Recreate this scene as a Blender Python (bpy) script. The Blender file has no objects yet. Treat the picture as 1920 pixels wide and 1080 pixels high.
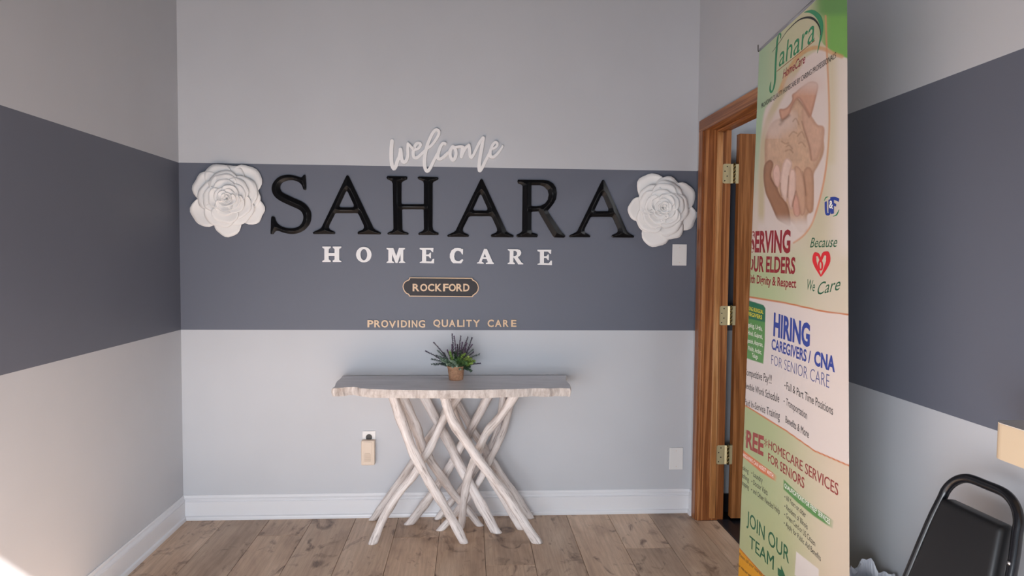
import bpy, bmesh, math, random
import numpy as np
from mathutils import Vector, Matrix
from mathutils.geometry import delaunay_2d_cdt

random.seed(7)
rng = np.random.default_rng(7)
SC = bpy.context.scene
COL = SC.collection

# ------------------------------------------------------------------ camera, world, sun, daylight, exposure
F = 1274.55
YAW, PITCH, ROLL = 0.06254, -0.04572, 0.00826
CAM = np.array([1.49324, -3.61409, 1.3916])
W = 2.7109            # room width
ZB, ZT = 1.0, 1.8611  # painted band
_cy, _sy, _cp, _sp, _cr, _sr = math.cos(YAW), math.sin(YAW), math.cos(PITCH), math.sin(PITCH), math.cos(ROLL), math.sin(ROLL)
_f = np.array([_sy*_cp, _cy*_cp, _sp]); _r = np.array([_cy, -_sy, 0.0]); _u = np.cross(_r, _f)
RM = np.array([_cr*_r + _sr*_u, -_sr*_r + _cr*_u, _f])
cd = bpy.data.cameras.new('camera'); cam = bpy.data.objects.new('camera', cd); COL.objects.link(cam)
cd.sensor_width = 36.0; cd.lens = F/1920*36.0; cd.clip_start = 0.02
m3 = Matrix((RM[0], RM[1], -RM[2])).transposed()
cam.matrix_world = Matrix.Translation(Vector(CAM)) @ m3.to_4x4()
SC.camera = cam

wd = bpy.data.worlds.new('world'); SC.world = wd; wd.use_nodes = True
wd.node_tree.nodes['Background'].inputs[0].default_value = (0.72, 0.85, 1.0, 1)
wd.node_tree.nodes['Background'].inputs[1].default_value = 0.9

def lamp(name, kind, loc, direction, energy, color, **kw):
    l = bpy.data.lights.new(name, kind); l.energy = energy; l.color = color
    for k, v in kw.items(): setattr(l, k, v)
    o = bpy.data.objects.new(name, l); COL.objects.link(o); o.location = loc
    o.rotation_euler = Vector(direction).to_track_quat('-Z', 'Y').to_euler()
    return o
lamp('sun', 'SUN', (3, -8, 6), (-0.42, 1.0, -0.93), 21.0, (1.0, 0.955, 0.915), angle=0.011)
lamp('window_daylight', 'AREA', (0.9, -3.77, 0.66), (0.0, 1.0, -0.85), 70.0, (0.88, 0.93, 1.0), shape='RECTANGLE', size=1.6, size_y=1.2)
lamp('next_room_light', 'AREA', (4.3, -0.9, 2.65), (0, 0, -1), 26.0, (0.95, 0.97, 1.0), shape='RECTANGLE', size=0.6, size_y=0.6)
SC.view_settings.view_transform = 'Standard'; SC.view_settings.look = 'None'
SC.view_settings.gamma = 1.0; SC.view_settings.use_curve_mapping = False
SC.view_settings.exposure = 0.0
try:
    SC.cycles.use_denoising = True; SC.cycles.max_bounces = 10; SC.cycles.diffuse_bounces = 6
    SC.cycles.sample_clamp_indirect = 8.0
except Exception: pass

# ------------------------------------------------------------------ geometry helpers
def ray(px, py): return RM.T @ np.array([(px-960)/F, -(py-540)/F, 1.0])
def onY(px, py, y): d = ray(px, py); return CAM + d*(y-CAM[1])/d[1]
def onX(px, py, x): d = ray(px, py); return CAM + d*(x-CAM[0])/d[0]
def onZ(px, py, z): d = ray(px, py); return CAM + d*(z-CAM[2])/d[2]

def lin(c):
    return tuple((v/255/12.92 if v/255 <= 0.04045 else ((v/255+0.055)/1.055)**2.4) for v in c)

def mesh(name, verts, faces, smooth=False):
    me = bpy.data.meshes.new(name); me.from_pydata([tuple(map(float, v)) for v in verts], [], faces)
    me.validate(); me.update()
    if smooth: me.polygons.foreach_set('use_smooth', [True]*len(me.polygons))
    return me
def put(name, me, mat=None, parent=None, loc=(0, 0, 0)):
    o = bpy.data.objects.new(name, me); COL.objects.link(o)
    if mat is not None:
        o.data.materials.clear(); o.data.materials.append(mat)
    o.location = loc
    if parent is not None: o.parent = parent
    return o
def thing(name, label, cat, loc=(0, 0, 0), group=None):
    o = bpy.data.objects.new(name, None); COL.objects.link(o); o.location = loc; o.empty_display_size = 0.05
    return tag(o, label, cat, group)
def tag(o, label, cat, group=None):
    o['label'] = label; o['category'] = cat
    if group: o['group'] = group
    return o
def struct(o): o['kind'] = 'structure'; return o

class MB:
    """collects vertices and faces for one mesh"""
    def __init__(s): s.v = []; s.f = []
    def add(s, v, f):
        n = len(s.v); s.v += [tuple(map(float, q)) for q in v]; s.f += [tuple(i+n for i in q) for q in f]; return s
    def box(s, x0, x1, y0, y1, z0, z1, b=0.0):
        if b <= 0:
            return s.add([(x0,y0,z0),(x1,y0,z0),(x1,y1,z0),(x0,y1,z0),(x0,y0,z1),(x1,y0,z1),(x1,y1,z1),(x0,y1,z1)],
                         [(0,3,2,1),(4,5,6,7),(0,1,5,4),(1,2,6,5),(2,3,7,6),(3,0,4,7)])
        bm = bmesh.new(); bmesh.ops.create_cube(bm, size=1)
        for v in bm.verts: v.co = Vector(((x0+x1)/2+v.co.x*(x1-x0), (y0+y1)/2+v.co.y*(y1-y0), (z0+z1)/2+v.co.z*(z1-z0)))
        bmesh.ops.bevel(bm, geom=list(bm.edges), offset=b, segments=3, profile=0.5, affect='EDGES')
        return s.bm(bm)
    def bm(s, bm):
        bm.verts.index_update(); s.add([v.co[:] for v in bm.verts], [[v.index for v in f.verts] for f in bm.faces]); bm.free(); return s
    def cyl(s, a, b, r0, r1=None, n=16, caps=True):
        r1 = r0 if r1 is None else r1
        a = np.array(a, float); b = np.array(b, float); d = (b-a)/np.linalg.norm(b-a)
        h = np.array([0, 0, 1.0]) if abs(d[2]) < 0.9 else np.array([1.0, 0, 0])
        e1 = np.cross(d, h); e1 /= np.linalg.norm(e1); e2 = np.cross(d, e1)
        t = [2*math.pi*i/n for i in range(n)]
        v = [a+r0*(math.cos(q)*e1+math.sin(q)*e2) for q in t] + [b+r1*(math.cos(q)*e1+math.sin(q)*e2) for q in t]
        f = [(i, (i+1) % n, n+(i+1) % n, n+i) for i in range(n)]
        if caps: f += [tuple(range(n-1, -1, -1)), tuple(range(n, 2*n))]
        return s.add(v, f)
    def build(s, name, mat, parent=None, origin=(0, 0, 0), smooth=False, loc=None):
        o = np.array(origin, float)
        me = mesh(name, [np.array(q)-o for q in s.v], s.f, smooth)
        return put(name, me, mat, parent, loc if loc is not None else ((0, 0, 0) if parent is not None else tuple(o)))

def catmull(pts, n=6, closed=False):
    p = np.array(pts, float); N = len(p); out = []
    rngi = range(N if closed else N-1)
    for i in rngi:
        if closed: a, b, c, d = p[(i-1) % N], p[i], p[(i+1) % N], p[(i+2) % N]
        else: a, b, c, d = p[max(i-1, 0)], p[i], p[i+1], p[min(i+2, N-1)]
        for k in range(n):
            t = k/n
            out.append(0.5*((2*b)+(-a+c)*t+(2*a-5*b+4*c-d)*t*t+(-a+3*b-3*c+d)*t**3))
    if not closed: out.append(p[-1])
    return np.array(out)

def tube(pts, rad, n=12, flat=1.0, cap=True, up=(0, 0, 1)):
    """swept tube; rad scalar or per-point; returns verts, faces, grain coordinates"""
    p = np.array(pts, float); N = len(p); rad = np.full(N, rad) if np.isscalar(rad) else np.array(rad)
    T = np.gradient(p, axis=0); T /= np.linalg.norm(T, axis=1)[:, None]
    h = np.array(up, float)
    if abs(T[0] @ h) > 0.9: h = np.array([1.0, 0, 0])
    e1 = np.cross(T[0], h); e1 /= np.linalg.norm(e1)
    V = []; G = []; s = 0.0
    for i in range(N):
        e1 = e1 - T[i]*(e1 @ T[i]); e1 /= np.linalg.norm(e1); e2 = np.cross(T[i], e1)
        if i: s += np.linalg.norm(p[i]-p[i-1])
        for k in range(n):
            a = 2*math.pi*k/n
            V.append(p[i]+rad[i]*(math.cos(a)*e1+flat*math.sin(a)*e2)); G.append((rad[i]*math.cos(a), rad[i]*math.sin(a), s))
    Fc = [(i*n+k, i*n+(k+1) % n, (i+1)*n+(k+1) % n, (i+1)*n+k) for i in range(N-1) for k in range(n)]
    if cap: Fc += [tuple(range(n-1, -1, -1)), tuple(range((N-1)*n, N*n))]
    return np.array(V), Fc, np.array(G)

def grain_attr(me, G):
    a = me.attributes.new('grain', 'FLOAT_VECTOR', 'POINT'); a.data.foreach_set('vector', np.array(G, np.float32).ravel())

def text_mesh(s, offset=0.0, shear=0.0):
    cu = bpy.data.curves.new('txt', 'FONT'); cu.body = s; cu.size = 1.0; cu.offset = offset; cu.shear = shear; cu.resolution_u = 3
    o = bpy.data.objects.new('txt', cu); me = o.to_mesh()
    v = np.array([q.co[:] for q in me.vertices]) if len(me.vertices) else np.zeros((0, 3))
    f = [tuple(q.vertices) for q in me.polygons]
    o.to_mesh_clear(); bpy.data.objects.remove(o); bpy.data.curves.remove(cu)
    return v, f
_h = text_mesh('H')[0]; CAP = _h[:, 1].max()

def poly_ccw(p):
    p = np.array(p, float); a = (p[:, 0]*np.roll(p[:, 1], -1)-np.roll(p[:, 0], -1)*p[:, 1]).sum()
    return p if a > 0 else p[::-1]
def inside(pt, poly):
    x, y = pt[:, 0], pt[:, 1]; r = np.zeros(len(pt), bool); q = np.roll(poly, -1, axis=0)
    for (x0, y0), (x1, y1) in zip(poly, q):
        c = ((y0 > y) != (y1 > y))
        with np.errstate(divide='ignore', invalid='ignore'):
            r ^= c & (x < (x1-x0)*(y-y0)/(y1-y0)+x0)
    return r
def segdist(pt, poly, closed=True):
    a = poly; b = np.roll(poly, -1, axis=0)
    if not closed: a, b = poly[:-1], poly[1:]
    d = np.full(len(pt), 1e9)
    for p, q in zip(a, b):
        e = q-p; L = e @ e
        if L < 1e-14: continue
        t = np.clip(((pt-p) @ e)/L, 0, 1); d = np.minimum(d, np.linalg.norm(pt-p-t[:, None]*e, axis=1))
    return d
def resample(poly, step):
    out = []; q = np.roll(poly, -1, axis=0)
    for a, b in zip(poly, q):
        n = max(1, int(round(np.linalg.norm(b-a)/step)))
        for i in range(n): out.append(a+(b-a)*i/n)
    return np.array(out)

def plate(outer, holes, depth, slope=0.0, cap=1.0, grid=0.0, base=0.0):
    """outline in (x,z) with holes -> solid from y=0 towards the room (-y); slope > 0 gives a raised ridge along the middle"""
    loops = [poly_ccw(outer)] + [poly_ccw(h)[::-1] for h in holes]
    if grid: loops = [resample(l, grid*1.2) for l in loops]
    P2 = [Vector(q) for l in loops for q in l]; E = []; n = 0
    for l in loops:
        E += [(n+i, n+(i+1) % len(l)) for i in range(len(l))]; n += len(l)
    nb = n
    if grid:
        lo = loops[0].min(0); hi = loops[0].max(0)
        gx, gy = np.meshgrid(np.arange(lo[0], hi[0], grid), np.arange(lo[1], hi[1], grid)); pt = np.c_[gx.ravel(), gy.ravel()]
        ok = inside(pt, loops[0])
        for h in loops[1:]: ok &= ~inside(pt, h)
        pt = pt[ok]; d = np.min([segdist(pt, l) for l in loops], axis=0); pt = pt[d > grid*0.6]
        P2 += [Vector(q) for q in pt]
    vs, es, fs, ov, oe, of = delaunay_2d_cdt(P2, E, [], 0, 1e-6)
    vs = np.array([v[:] for v in vs]); cen = np.array([vs[list(f)].mean(0) for f in fs]); ok = inside(cen, loops[0])
    for h in loops[1:]: ok &= ~inside(cen, h)
    fs = [tuple(f) for f, k in zip(fs, ok) if k]
    d = np.min([segdist(vs, l) for l in loops], axis=0)
    y = -depth - (np.minimum(d*slope, cap) if slope else 0*d)
    V = [(a[0], yy, a[1]) for a, yy in zip(vs, y)]; Fc = []
    for f in fs:
        a, b, c = (vs[i] for i in f[:3])
        cr = (b[0]-a[0])*(c[1]-a[1])-(b[1]-a[1])*(c[0]-a[0])
        Fc.append(tuple(f) if cr > 0 else tuple(f[::-1]))
    n = len(V)
    for l in loops:
        m = len(l); k = len(V)
        V += [(q[0], -depth, q[1]) for q in l] + [(q[0], -base, q[1]) for q in l]
        Fc += [(k+i, k+m+i, k+m+(i+1) % m, k+(i+1) % m) for i in range(m)]
    return V, Fc

def ribbon2d(pts, width, n=4, smooth=True):
    """stroked path in the plane: list of quads + round ends as (verts2d, faces)"""
    p = catmull(pts, n) if smooth else np.array(pts, float)
    w = np.full(len(p), width) if np.isscalar(width) else np.interp(np.linspace(0, 1, len(p)), np.linspace(0, 1, len(width)), width)
    T = np.gradient(p, axis=0); T /= np.maximum(np.linalg.norm(T, axis=1), 1e-9)[:, None]; N = np.c_[-T[:, 1], T[:, 0]]
    return p, N, w

# ------------------------------------------------------------------ materials
def principled(name, color, rough=0.5, metal=0.0, spec=None):
    m = bpy.data.materials.new(name); m.use_nodes = True; b = m.node_tree.nodes['Principled BSDF']
    b.inputs['Base Color'].default_value = (*color, 1); b.inputs['Roughness'].default_value = rough; b.inputs['Metallic'].default_value = metal
    if spec is not None: b.inputs['Specular IOR Level'].default_value = spec
    return m
class NT:
    def __init__(s, m): s.t = m.node_tree; s.b = s.t.nodes['Principled BSDF']
    def n(s, typ, **kw):
        q = s.t.nodes.new(typ)
        for k, v in kw.items():
            if k.startswith('i_'): q.inputs[k[2:].replace('_', ' ')].default_value = v
            else: setattr(q, k, v)
        return q
    def l(s, a, b): s.t.links.new(a, b)
    def mapping(s, src, scale):
        mp = s.n('ShaderNodeMapping'); mp.inputs['Scale'].default_value = scale; s.l(src, mp.inputs['Vector']); return mp.outputs[0]
    def noise(s, vec, scale, detail=4, rough=0.55, dist=0.0):
        q = s.n('ShaderNodeTexNoise'); q.inputs['Scale'].default_value = scale; q.inputs['Detail'].default_value = detail
        q.inputs['Roughness'].default_value = rough; q.inputs['Distortion'].default_value = dist
        if vec is not None: s.l(vec, q.inputs['Vector'])
        return q.outputs['Fac']
    def ramp(s, fac, stops):
        r = s.n('ShaderNodeValToRGB'); e = r.color_ramp.elements
        while len(e) < len(stops): e.new(0.5)
        for q, (p, c) in zip(e, stops): q.position = p; q.color = (*c, 1)
        s.l(fac, r.inputs[0]); return r.outputs[0]
    def mix(s, fac, a, b, mode='MIX'):
        q = s.n('ShaderNodeMix', data_type='RGBA', blend_type=mode)
        for inp, v in ((q.inputs[0], fac), (q.inputs[6], a), (q.inputs[7], b)):
            if hasattr(v, 'links'): s.l(v, inp)
            else: inp.default_value = v if np.isscalar(v) else (*v, 1)
        return q.outputs[2]
    def bump(s, h, strength, dist=0.002):
        q = s.n('ShaderNodeBump'); q.inputs['Strength'].default_value = strength; q.inputs['Distance'].default_value = dist
        s.l(h, q.inputs['Height']); s.l(q.outputs[0], s.b.inputs['Normal'])

C_WALL = (0.555, 0.57, 0.602); C_BAND = (0.132, 0.144, 0.184)
def wall_paint():
    m = principled('wall_paint', C_WALL, 0.55); t = NT(m)
    geo = t.n('ShaderNodeNewGeometry'); sx = t.n('ShaderNodeSeparateXYZ'); t.l(geo.outputs['Position'], sx.inputs[0])
    a = t.n('ShaderNodeMath', operation='GREATER_THAN'); t.l(sx.outputs[2], a.inputs[0]); a.inputs[1].default_value = ZB
    b = t.n('ShaderNodeMath', operation='LESS_THAN'); t.l(sx.outputs[2], b.inputs[0]); b.inputs[1].default_value = ZT
    c = t.n('ShaderNodeMath', operation='MULTIPLY'); t.l(a.outputs[0], c.inputs[0]); t.l(b.outputs[0], c.inputs[1])
    n = t.noise(geo.outputs['Position'], 1.6, 3); v = t.ramp(n, [(0.3, (0.96, 0.96, 0.96)), (0.7, (1.02, 1.02, 1.02))])
    base = t.mix(c.outputs[0], C_WALL, C_BAND)
    t.l(t.mix(1.0, base, v, 'MULTIPLY'), t.b.inputs['Base Color'])
    t.bump(t.noise(geo.outputs['Position'], 260.0, 2), 0.10, 0.001)
    return m
M_WALL = wall_paint()
M_WHITE = principled('white_trim_paint', (0.76, 0.765, 0.79), 0.35)
M_CEIL = principled('ceiling_paint', (0.17, 0.17, 0.175), 0.8)

def oak(name, axis, c0, c1, c2, rough=0.38):
    """varnished oak, grain along the given object axis"""
    m = principled(name, c1, rough); t = NT(m)
    tc = t.n('ShaderNodeTexCoord'); oi = t.n('ShaderNodeObjectInfo')
    off = t.n('ShaderNodeVectorMath', operation='ADD'); t.l(tc.outputs['Object'], off.inputs[0])
    k = t.n('ShaderNodeMath', operation='MULTIPLY'); k.inputs[1].default_value = 31.0; t.l(oi.outputs['Random'], k.inputs[0]); t.l(k.outputs[0], off.inputs[1])
    s = [1, 1, 1]; s[axis] = 0.022
    v = t.mapping(off.outputs[0], s)
    big = t.noise(v, 16.0, 2, 0.45, 0.25)
    rings = t.n('ShaderNodeMath', operation='MULTIPLY'); rings.inputs[1].default_value = 42.0; t.l(big, rings.inputs[0])
    sn = t.n('ShaderNodeMath', operation='SINE'); t.l(rings.outputs[0], sn.inputs[0])
    s2 = [1, 1, 1]; s2[axis] = 0.02
    fine = t.noise(t.mapping(off.outputs[0], s2), 330.0, 3, 0.6)
    a = t.ramp(sn.outputs[0], [(0.0, c0), (0.45, c1), (1.0, c2)])
    b = t.ramp(fine, [(0.35, (0.55, 0.5, 0.45)), (0.6, (1.08, 1.05, 1.02))])
    t.l(t.mix(0.75, a, b, 'MULTIPLY'), t.b.inputs['Base Color'])
    t.bump(fine, 0.12, 0.001)
    return m
OAK = (lin((140, 84, 44)), lin((168, 108, 62)), lin((184, 126, 78)))
M_OAKZ = oak('oak_vertical', 2, *OAK)
M_OAKY = oak('oak_lengthwise', 1, *OAK)
M_STOP = oak('oak_pale_stop', 2, lin((176, 120, 70)), lin((194, 140, 90)), lin((206, 154, 104)))
M_OAKDOOR = oak('oak_door', 2, lin((146, 92, 48)), lin((160, 104, 58)), lin((172, 116, 68)))

def floor_wood():
    m = principled('plank_wood', (0.2, 0.15, 0.11), 0.42); t = NT(m)
    tc = t.n('ShaderNodeTexCoord'); oi = t.n('ShaderNodeObjectInfo')
    off = t.n('ShaderNodeVectorMath', operation='ADD'); t.l(tc.outputs['Object'], off.inputs[0])
    k = t.n('ShaderNodeMath', operation='MULTIPLY'); k.inputs[1].default_value = 57.0; t.l(oi.outputs['Random'], k.inputs[0]); t.l(k.outputs[0], off.inputs[1])
    p = off.outputs[0]
    broad = t.noise(t.mapping(p, (1, 0.35, 1)), 5.0, 4, 0.6, 0.4)
    grain = t.noise(t.mapping(p, (1, 0.05, 1)), 90.0, 5, 0.65, 0.3)
    base = t.ramp(broad, [(0.28, lin((152, 124, 102))), (0.5, lin((184, 155, 130))), (0.72, lin((202, 176, 152)))])
    g = t.ramp(grain, [(0.3, (0.72, 0.69, 0.66)), (0.62, (1.06, 1.05, 1.04))])
    c = t.mix(0.8, base, g, 'MULTIPLY')
    knot = t.noise(t.mapping(p, (1.0, 0.55, 1)), 9.5, 5, 0.62, 1.2)
    kf = t.ramp(knot, [(0.56, (0, 0, 0)), (0.69, (1, 1, 1))])
    kn = t.n('ShaderNodeMath', operation='MULTIPLY'); t.l(kf, kn.inputs[0]); kn.inputs[1].default_value = 0.85
    c = t.mix(kn.outputs[0], c, lin((88, 62, 48)))
    tone = t.n('ShaderNodeMapRange'); t.l(oi.outputs['Random'], tone.inputs[0]); tone.inputs[3].default_value = 0.92; tone.inputs[4].default_value = 1.22
    h = t.n('ShaderNodeHueSaturation'); t.l(c, h.inputs['Color']); t.l(tone.outputs[0], h.inputs['Value']); h.inputs['Saturation'].default_value = 0.98
    t.l(h.outputs[0], t.b.inputs['Base Color']); t.bump(grain, 0.12, 0.001)
    return m
M_PLANK = floor_wood()
M_GAP = principled('plank_gap', (0.03, 0.022, 0.018), 0.9)

def whitewash():
    m = principled('whitewashed_wood', (0.7, 0.67, 0.65), 0.6); t = NT(m)
    at = t.n('ShaderNodeAttribute', attribute_name='grain'); oi = t.n('ShaderNodeObjectInfo')
    off = t.n('ShaderNodeVectorMath', operation='ADD'); t.l(at.outputs['Vector'], off.inputs[0])
    k = t.n('ShaderNodeMath', operation='MULTIPLY'); k.inputs[1].default_value = 13.0; t.l(oi.outputs['Random'], k.inputs[0]); t.l(k.outputs[0], off.inputs[1])
    g = t.noise(t.mapping(off.outputs[0], (1, 1, 0.07)), 120.0, 5, 0.65, 0.4)
    b = t.noise(t.mapping(off.outputs[0], (1, 1, 0.35)), 16.0, 4, 0.6, 0.5)
    c1 = t.ramp(g, [(0.30, lin((160, 150, 145))), (0.44, lin((222, 215, 212))), (0.7, lin((244, 240, 238)))])
    c2 = t.ramp(b, [(0.3, (0.66, 0.62, 0.59)), (0.5, (0.97, 0.95, 0.94)), (0.7, (1.0, 1.0, 1.0))])
    t.l(t.mix(0.85, c1, c2, 'MULTIPLY'), t.b.inputs['Base Color']); t.bump(g, 0.35, 0.002)
    return m
M_WASH = whitewash()
def table_top_mat():
    m = principled('greywashed_top', (0.4, 0.39, 0.4), 0.38); t = NT(m)
    at = t.n('ShaderNodeAttribute', attribute_name='grain')
    g = t.noise(t.mapping(at.outputs['Vector'], (1, 1, 0.05)), 70.0, 5, 0.65, 0.3)
    b = t.noise(t.mapping(at.outputs['Vector'], (1, 1, 0.3)), 9.0, 3, 0.6, 0.5)
    c1 = t.ramp(g, [(0.3, lin((200, 197, 200))), (0.5, lin((222, 219, 222))), (0.72, lin((234, 231, 233)))])
    c2 = t.ramp(b, [(0.3, (0.82, 0.8, 0.79)), (0.6, (1, 1, 1))])
    t.l(t.mix(0.8, c1, c2, 'MULTIPLY'), t.b.inputs['Base Color']); t.bump(g, 0.15, 0.001)
    return m
M_TOP = table_top_mat()
def edge_mat():
    m = principled('whitewashed_edge', (0.7, 0.67, 0.65), 0.65); t = NT(m)
    at = t.n('ShaderNodeAttribute', attribute_name='grain')
    g = t.noise(t.mapping(at.outputs['Vector'], (0.3, 0.3, 1.0)), 60.0, 5, 0.7, 0.5)
    b = t.noise(at.outputs['Vector'], 9.0, 4, 0.6, 1.0)
    c1 = t.ramp(g, [(0.3, lin((172, 160, 154))), (0.5, lin((204, 196, 191))), (0.75, lin((226, 220, 216)))])
    c2 = t.ramp(b, [(0.28, (0.66, 0.6, 0.56)), (0.45, (0.98, 0.97, 0.96)), (0.7, (1, 1, 1))])
    t.l(t.mix(0.8, c1, c2, 'MULTIPLY'), t.b.inputs['Base Color']); t.bump(g, 0.4, 0.003)
    return m
M_EDGE = edge_mat()
M_FOAM = principled('white_foam_petals', (0.90, 0.885, 0.87), 0.6)
M_BLACK = principled('black_gloss_letter', (0.003, 0.003, 0.004), 0.36, spec=0.25)
M_LETTERW = principled('white_letter', (0.86, 0.85, 0.85), 0.45)
M_GOLD = principled('matt_gold_letter', lin((222, 188, 150)), 0.4)
M_PLAQUE = principled('black_plaque', lin((50, 46, 48)), 0.5, spec=0.3)
M_BRASS = principled('polished_brass', lin((222, 206, 160)), 0.35, 0.45)
M_BRASSD = principled('aged_brass_pin', lin((120, 104, 66)), 0.35, 1.0)
M_HOLE = principled('dark_screw', (0.03, 0.022, 0.015), 0.6)
M_PLATE = principled('white_plastic_plate', (0.80, 0.79, 0.78), 0.35)
M_BEIGE = principled('beige_plastic', lin((226, 208, 190)), 0.5)
M_SOCK = principled('black_plastic', (0.012, 0.012, 0.013), 0.35)
M_METAL = principled('black_enamel_tube', (0.008, 0.008, 0.010), 0.22)
M_VINYL = principled('black_vinyl', (0.010, 0.010, 0.011), 0.42)
M_CREAM = principled('cream_laminate', lin((206, 186, 158)), 0.5)
M_CREAMT = principled('grey_laminate_top', lin((226, 216, 204)), 0.3)
M_CHROME = principled('silver_metal', (0.6, 0.6, 0.62), 0.3, 1.0)
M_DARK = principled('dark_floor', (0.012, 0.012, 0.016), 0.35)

# ------------------------------------------------------------------ room shell
H = 3.3; YR = -3.80
D0, D1, DH = -0.133, -0.945, 2.057          # door opening in the right wall
WT = 0.132; JX = 2.847                                  # right wall thickness
fl = struct(MB().box(-0.12, W+WT, YR-0.1, 0.12, -0.08, -0.012).build('floor', M_GAP))
ce = struct(MB().box(-0.12, 5.1, YR-0.1, 0.14, H, H+0.1).build('ceiling', M_CEIL))
struct(MB().box(-0.12, W+0.0005, 0, 0.12, -0.02, H).build('wall_back', M_WALL))
struct(MB().box(-0.12, 0, YR-0.1, 0, -0.02, H).build('wall_left', M_WALL))
wr = MB()
wr.box(W, W+WT, D0+0.02, 0.12, -0.02, H); wr.box(W, W+WT, YR-0.1, D1-0.02, -0.02, H); wr.box(W, W+WT, D1-0.02, D0+0.02, DH+0.02, H)
struct(wr.build('wall_right', M_WALL))
OX0, OX1, OZ0, OZ1 = 0.15, 2.45, 0.06, 2.748  # storefront opening behind the camera
rw = MB()
rw.box(0, OX0, YR-0.1, YR, 0, H); rw.box(OX1, W, YR-0.1, YR, 0, H); rw.box(OX0, OX1, YR-0.1, YR, OZ1, H); rw.box(OX0, OX1, YR-0.1, YR, -0.01, OZ0)
struct(rw.build('wall_rear', M_WALL))
# planks
seams = [0.0015+0.2245*k for k in range(13)]
butts = {2: [-0.235, -1.46, -2.68], 5: [-0.285, -1.5, -2.7], 7: [-0.607, -1.82, -3.0], 10: [-0.457, -1.67, -2.9], 6: [-1.05, -2.3, -3.4],
         0: [-0.9, -2.1, -3.3], 1: [-1.3, -2.5], 3: [-0.95, -2.2, -3.4], 4: [-0.8, -2.0, -3.2], 8: [-1.15, -2.4], 9: [-0.85, -2.1, -3.3], 11: [-0.75, -1.95, -3.2]}
for k in range(12):
    x0 = seams[k]+0.0008; x1 = seams[k+1]-0.0008
    ys = [0.0]+butts[k]+[YR]
    pieces = [(x0, x1, a, b) for a, b in zip(ys[:-1], ys[1:])]
    if k == 11: pieces += [(seams[12]+0.0006, W+0.004, 0.0, D0), (seams[12]+0.0006, 2.8142, D0, D1), (seams[12]+0.0006, W+0.004, D1, -2.1), (seams[12]+0.0006, W+0.004, -2.1, YR)]
    for x0, x1, a, b in pieces:
        bm = bmesh.new(); bmesh.ops.create_cube(bm, size=1)
        cx, cy = (x0+x1)/2, (a+b)/2
        for v in bm.verts: v.co = Vector((v.co.x*(x1-x0), v.co.y*(a-b-0.0012), v.co.z*0.012))
        top = [e for e in bm.edges if all(v.co.z > 0 for v in e.verts)]
        bmesh.ops.bevel(bm, geom=top, offset=0.0012, segments=1, affect='EDGES')
        me = bpy.data.meshes.new('plank'); bm.to_mesh(me); bm.free()
        put('plank', me, M_PLANK, fl, (cx, cy, -0.006))
# skirting boards: profile (out from wall, height)
PROF = [(0, 0.128), (0.004, 0.128), (0.0065, 0.122), (0.0065, 0.114), (0.010, 0.111), (0.0145, 0.105), (0.0160, 0.101), (0.0100, 0.0975),
        (0.0145, 0.094), (0.0145, 0.022), (0.022, 0.018), (0.024, 0.010), (0.024, 0.0), (0, 0)]
def skirting(name, fn, a, b, ma=0.0, mb=0.0):
    V = []; n = len(PROF)
    for s, mt in ((a, ma), (b, mb)):
        for d, z in PROF: V.append(fn(s+mt*d, d, z))
    Fc = [(i, (i+1) % n, n+(i+1) % n, n+i) for i in range(n)]+[tuple(range(n)), tuple(range(2*n-1, n-1, -1))]
    return struct(put(name, mesh(name, V, Fc), M_WHITE))
skirting('baseboard_back', lambda s, d, z: (s, -d, z), 0.0, W, 1, -1)
skirting('baseboard_left', lambda s, d, z: (d, s, z), YR, 0.0, 0, -1)
skirting('baseboard_right', lambda s, d, z: (W-d, s, z), -0.066, 0.0, 0, -1)
skirting('baseboard_right.001', lambda s, d, z: (W-d, s, z), YR, D1-0.067, 0, 0)

# door frame (oak casing, jambs, stops)
tr = struct(thing('trim_1', '', '')); del tr['label']; del tr['category']
CX0 = W-0.015
def casing(x0, x1, y0, y1, z0, z1, mat, nm='casing'):
    MB().box(x0, x1, y0, y1, z0, z1, 0.003).build(nm, mat, tr)
casing(CX0, W, D0+0.010, D0+0.068, 0.0, DH+0.055, M_OAKZ)
casing(CX0, W, D1-0.068, D1-0.010, 0.0, DH+0.055, M_OAKZ)
casing(CX0-0.0005, W, D1-0.068, D0+0.068, DH-0.005, DH+0.056, M_OAKY)
casing(W-0.005, JX, D0, D0+0.019, 0.0, DH+0.019, M_OAKZ, 'jamb')
casing(W-0.005, JX, D1-0.019, D1, 0.0, DH+0.019, M_OAKZ, 'jamb')
casing(W-0.005, JX, D1, D0, DH, DH+0.019, M_OAKY, 'jamb')
casing(2.767, 2.800, D0-0.012, D0, 0.016, DH, M_STOP, 'door_stop')
casing(2.767, 2.800, D1, D1+0.012, 0.016, DH, M_STOP, 'door_stop')
casing(2.767, 2.800, D1+0.012, D0-0.012, DH-0.012, DH, M_OAKY, 'door_stop')
# threshold and neighbouring room
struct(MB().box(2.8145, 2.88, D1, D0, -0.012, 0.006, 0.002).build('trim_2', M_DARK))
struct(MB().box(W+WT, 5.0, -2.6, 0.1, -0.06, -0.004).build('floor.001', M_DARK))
struct(MB().box(W+WT, 5.1, 0.0, 0.12, -0.02, H).build('wall_far', M_WALL))
struct(MB().box(5.0, 5.1, -2.6, 0.0, -0.02, H).build('wall_side', M_WALL))
struct(MB().box(W+WT, 5.1, -2.7, -2.6, -0.02, H).build('wall_near', M_WALL))
struct(MB().box(W+WT, 5.0, -0.014, 0.0, 0.0, 0.10).build('baseboard_far', M_DARK))
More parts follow.
